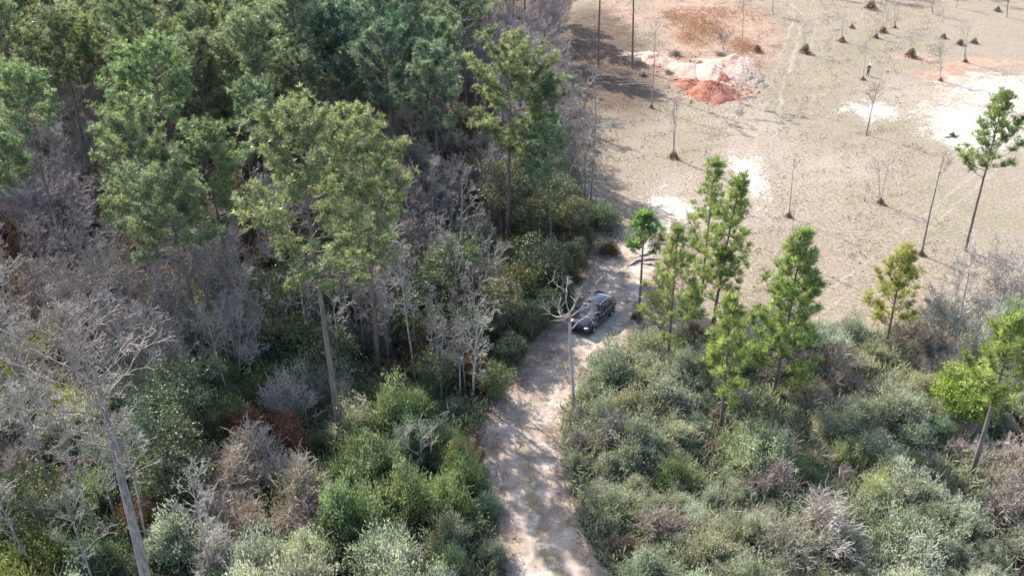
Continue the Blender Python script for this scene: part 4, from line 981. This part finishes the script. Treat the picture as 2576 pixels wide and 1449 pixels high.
for s in (-1, 1):
    for y0, y1, t0, t1 in ((.72, -.12, .28, -.14), (-.22, -1.02, -.22, -1.02), (-1.12, -1.9, -1.12, -1.72)):
        pane('side_window', [(s*.865, y0, 1.10), (s*.88, y1, 1.10), (s*.735, t1, 1.53), (s*.735, t0, 1.53)], (s, 0, .4))
    mb = MB(); mb.tube([(s*.60, .1, 1.645), (s*.60, -.0, 1.70), (s*.60, -1.45, 1.685), (s*.60, -1.6, 1.61)], .022, 6); solid('roof_rail', mb, 'chrome')
    mb = loft([[(s*.90, .62, 1.06), (s*1.04, .60, 1.05), (s*1.05, .60, 1.19), (s*.93, .62, 1.18)], [(s*.90, .75, 1.07), (s*1.03, .74, 1.07), (s*1.04, .74, 1.17), (s*.93, .75, 1.16)]]); solid('wing_mirror', mb, 'paint', bevel=.02)
    mb = loft([[(s*.52, 2.27, .66), (s*.80, 2.20, .68), (s*.80, 2.18, .82), (s*.52, 2.25, .80)], [(s*.52, 2.36, .68), (s*.78, 2.26, .69), (s*.78, 2.24, .80), (s*.52, 2.33, .78)]]); solid('headlight', mb, 'lamp', bevel=.015)
    mb = loft([[(s*.66, -2.26, .78), (s*.85, -2.2, .78), (s*.84, -2.2, 1.05), (s*.66, -2.26, 1.03)], [(s*.66, -2.35, .80), (s*.83, -2.29, .80), (s*.82, -2.28, 1.03), (s*.66, -2.33, 1.02)]]); solid('tail_light', mb, 'redlamp', bevel=.015)
    for yy in (-.05, -.98):
        mb = MB(); mb.tube([(s*.945, yy+.0, .93), (s*.965, yy+.05, .94), (s*.965, yy+.15, .94), (s*.945, yy+.2, .93)], .013, 5); solid('door_handle', mb, 'chrome')
    for yy in (1.42, -1.42):
        w = empty('wheel', (s*.80, yy, .34)); w.parent = car
        prof = [(.20, -.11), (.30, -.12), (.335, -.09), (.34, 0), (.335, .09), (.30, .12), (.20, .11)]
        def lathe(prof, n=28):
            mb = MB(); A = np.arange(n)*2*math.pi/n; m = len(prof); V = np.array([[(x_, r_*math.cos(a), r_*math.sin(a)) for a in A] for r_, x_ in prof]).reshape(-1, 3)
            i = np.arange(m-1)[:, None]*n; kk = np.arange(n)[None, :]; mb.add(V, np.stack([i+kk, i+(kk+1) % n, i+(kk+1) % n+n, i+kk+n], -1).reshape(-1, 4)); return mb
        solid('tyre', lathe(prof), 'tyre', w)
        rim = lathe([(.205, -.10), (.21, .10), (.19, .10), (.18, .03*s*s), (.05, .05), (.001, .05)]); rim.v[0][:, 0] *= s
        for a in range(5):
            an = a*2*math.pi/5; rim.tube([(s*.06, .04*math.cos(an), .04*math.sin(an)), (s*.09, .2*math.cos(an), .2*math.sin(an))], [.03, .025], 5)
        solid('rim', rim, 'rim', w)
        mb = MB(); A = np.linspace(-.15, math.pi+.15, 14); mb.tube([(s*.14, .40*math.cos(a), .40*math.sin(a)) for a in A], .028, 5); solid('wheel_arch', mb, 'blacktrim', w)
mb = loft([[(-.48, 2.31, .46), (.48, 2.31, .46), (.48, 2.29, .70), (-.48, 2.29, .70)], [(-.46, 2.35, .48), (.46, 2.35, .48), (.46, 2.335, .68), (-.46, 2.335, .68)]]); solid('grille', mb, 'blacktrim')
mb = loft([[(-.80, 2.2, .30), (.80, 2.2, .30), (.80, 2.2, .42), (-.80, 2.2, .42)], [(-.72, 2.38, .31), (.72, 2.38, .31), (.72, 2.38, .41), (-.72, 2.38, .41)]]); solid('front_bumper', mb, 'paint', bevel=.03)
mb = loft([[(-.82, -2.2, .34), (.82, -2.2, .34), (.82, -2.2, .56), (-.82, -2.2, .56)], [(-.76, -2.40, .36), (.76, -2.40, .36), (.76, -2.40, .54), (-.76, -2.40, .54)]]); solid('rear_bumper', mb, 'paint', bevel=.03)
mb = loft([[(-.15, -2.34, .70), (.15, -2.34, .70), (.15, -2.34, .84), (-.15, -2.34, .84)], [(-.15, -2.355, .70), (.15, -2.355, .70), (.15, -2.355, .84), (-.15, -2.355, .84)]]); solid('number_plate', mb, 'plate')
for s in (.1, -.45):
    mb = MB(); mb.tube([(s, 1.0, 1.08), (s+.5, .86, 1.20)], .012, 4); solid('wiper', mb, 'blacktrim')

# ------------------------------------------------------------------ the person flying the camera
M['skin'] = plain('skin', (.45, .28, .2), .5); M['cap'] = plain('white_cap', (.8, .8, .8), .7); M['jacket'] = plain('dark_jacket', (.06, .055, .06), .8); M['trousers'] = plain('dark_trousers', (.035, .03, .035), .8); M['boots'] = plain('dark_boots', (.03, .025, .02), .6)
px, py = P(2182, 192)
per = empty('person', (px, py, gzf(px, py)), math.pi+.25, 'person standing alone in the field in a white cap and dark trousers, hands raised', 'person')
def skinned(name, nodes, edges, mat, sub=2):
    me = bpy.data.meshes.new(name); me.from_pydata([n[:3] for n in nodes], edges, []); me.materials.append(M[mat])
    o = link(name, me, per); sk = o.modifiers.new('skin', 'SKIN')
    for i_, n in enumerate(nodes):
        d_ = me.skin_vertices[0].data[i_]; d_.radius = (n[3], n[4] if len(n) > 4 else n[3]); d_.use_root = (i_ == 0)
    su = o.modifiers.new('sub', 'SUBSURF'); su.levels = su.render_levels = sub
    sk.use_smooth_shade = True
    return o
nodes = [(0, 0, .96, .14, .10), (0, 0, 1.15, .13, .09), (0, 0, 1.36, .15, .10), (0, 0, 1.47, .06), (0, .01, 1.52, .058), (0, .02, 1.60, .085, .10), (0, .02, 1.69, .105, .125), (0, .01, 1.77, .085, .10)]
edges = [(i, i+1) for i in range(7)]
def addchain(st, chain):
    prev = st
    for c in chain: nodes.append(c); edges.append((prev, len(nodes)-1)); prev = len(nodes)-1
    return prev
for s in (-1, 1):
    addchain(0, [(s*.10, 0, .88, .085), (s*.13, .02, .50, .055), (s*.15, -.02, .10, .042), (s*.15, .0, .05, .045), (s*.16, .14, .03, .035)])
    hnd = addchain(2, [(s*.19, 0, 1.40, .045), (s*.26, -.03, 1.14, .035), (s*.16, .24, 1.14, .032), (s*.12, .31, 1.16, .03)])
    for f_ in range(4): addchain(hnd, [(s*(.10+.012*f_), .36, 1.14+.018*f_, .009), (s*(.07+.012*f_), .385, 1.14+.018*f_, .008)])
    addchain(hnd, [(s*.09, .32, 1.20, .010), (s*.065, .33, 1.215, .009)])
solid_p = skinned('body', nodes, edges, 'skin')
nodes = [(0, 0, .84, .185, .145), (0, 0, 1.15, .16, .12), (0, 0, 1.36, .19, .125), (0, 0, 1.46, .085)]; edges = [(0, 1), (1, 2), (2, 3)]
for s in (-1, 1): addchain(2, [(s*.20, 0, 1.40, .075), (s*.265, -.03, 1.14, .058), (s*.175, .20, 1.14, .042)])
skinned('jacket', nodes, edges, 'jacket')
nodes = [(0, 0, 1.0, .17, .13), (0, 0, .92, .165, .13)]; edges = [(0, 1)]
for s in (-1, 1): addchain(1, [(s*.105, 0, .84, .105), (s*.13, .02, .50, .078), (s*.15, -.02, .12, .065)])
skinned('trousers', nodes, edges, 'trousers')
me = bpy.data.meshes.new('cap'); b_ = bmesh.new(); bmesh.ops.create_uvsphere(b_, u_segments=16, v_segments=10, radius=1)
for v_ in b_.verts: v_.co.z = max(v_.co.z, -.15)
bmesh.ops.scale(b_, vec=(.108, .125, .095), verts=b_.verts); bmesh.ops.translate(b_, vec=(0, .01, 1.735), verts=b_.verts)
br = bmesh.ops.create_uvsphere(b_, u_segments=14, v_segments=6, radius=1)['verts']
bmesh.ops.scale(b_, vec=(.085, .10, .010), verts=br); bmesh.ops.translate(b_, vec=(0, .135, 1.722), verts=br)
b_.to_mesh(me); b_.free(); me.materials.append(M['cap']); link('cap', me, per)
M['hair'] = plain('dark_brown_hair', (.05, .03, .02), .8)
nodes = [(0, -.045, 1.60, .075, .05), (0, -.04, 1.69, .095, .085)]; edges = [(0, 1)]; skinned('hair', nodes, edges, 'hair')
def nub(name, c, r3, mat):
    me = bpy.data.meshes.new(name); b_ = bmesh.new(); bmesh.ops.create_uvsphere(b_, u_segments=10, v_segments=6, radius=1); bmesh.ops.scale(b_, vec=r3, verts=b_.verts); bmesh.ops.translate(b_, vec=c, verts=b_.verts); b_.to_mesh(me); b_.free(); me.materials.append(M[mat]); link(name, me, per)
for s in (-1, 1): nub('eye', (s*.033, .108, 1.665), (.013, .008, .007), 'hair'); nub('ear', (s*.088, .02, 1.65), (.012, .022, .032), 'skin')
nub('nose', (0, .122, 1.64), (.014, .018, .022), 'skin'); M['lip'] = plain('lips', (.4, .16, .13), .5); nub('mouth', (0, .108, 1.605), (.024, .008, .007), 'lip')
for s in (-1, 1):
    nodes = [(s*.15, -.02, .14, .06), (s*.15, -.01, .06, .058), (s*.16, .08, .045, .05), (s*.16, .16, .035, .04)]; edges = [(0, 1), (1, 2), (2, 3)]; skinned('boot', nodes, edges, 'boots', 1)
mb = MB(); ry = math.pi+.25
mb = loft([[(-.09, .35, 1.14), (.09, .35, 1.14), (.09, .35, 1.17), (-.09, .35, 1.17)], [(-.09, .45, 1.15), (.09, .45, 1.15), (.09, .45, 1.18), (-.09, .45, 1.18)]])
ctl = link('remote_control', mb.mesh('remote_control', [M['blacktrim']]), loc=(px, py, gzf(px, py))); ctl.rotation_euler[2] = ry; tag(ctl, 'small dark remote control in the hands of the standing person', 'remote control')
settle_labels()
print('objects', len(bpy.data.objects))
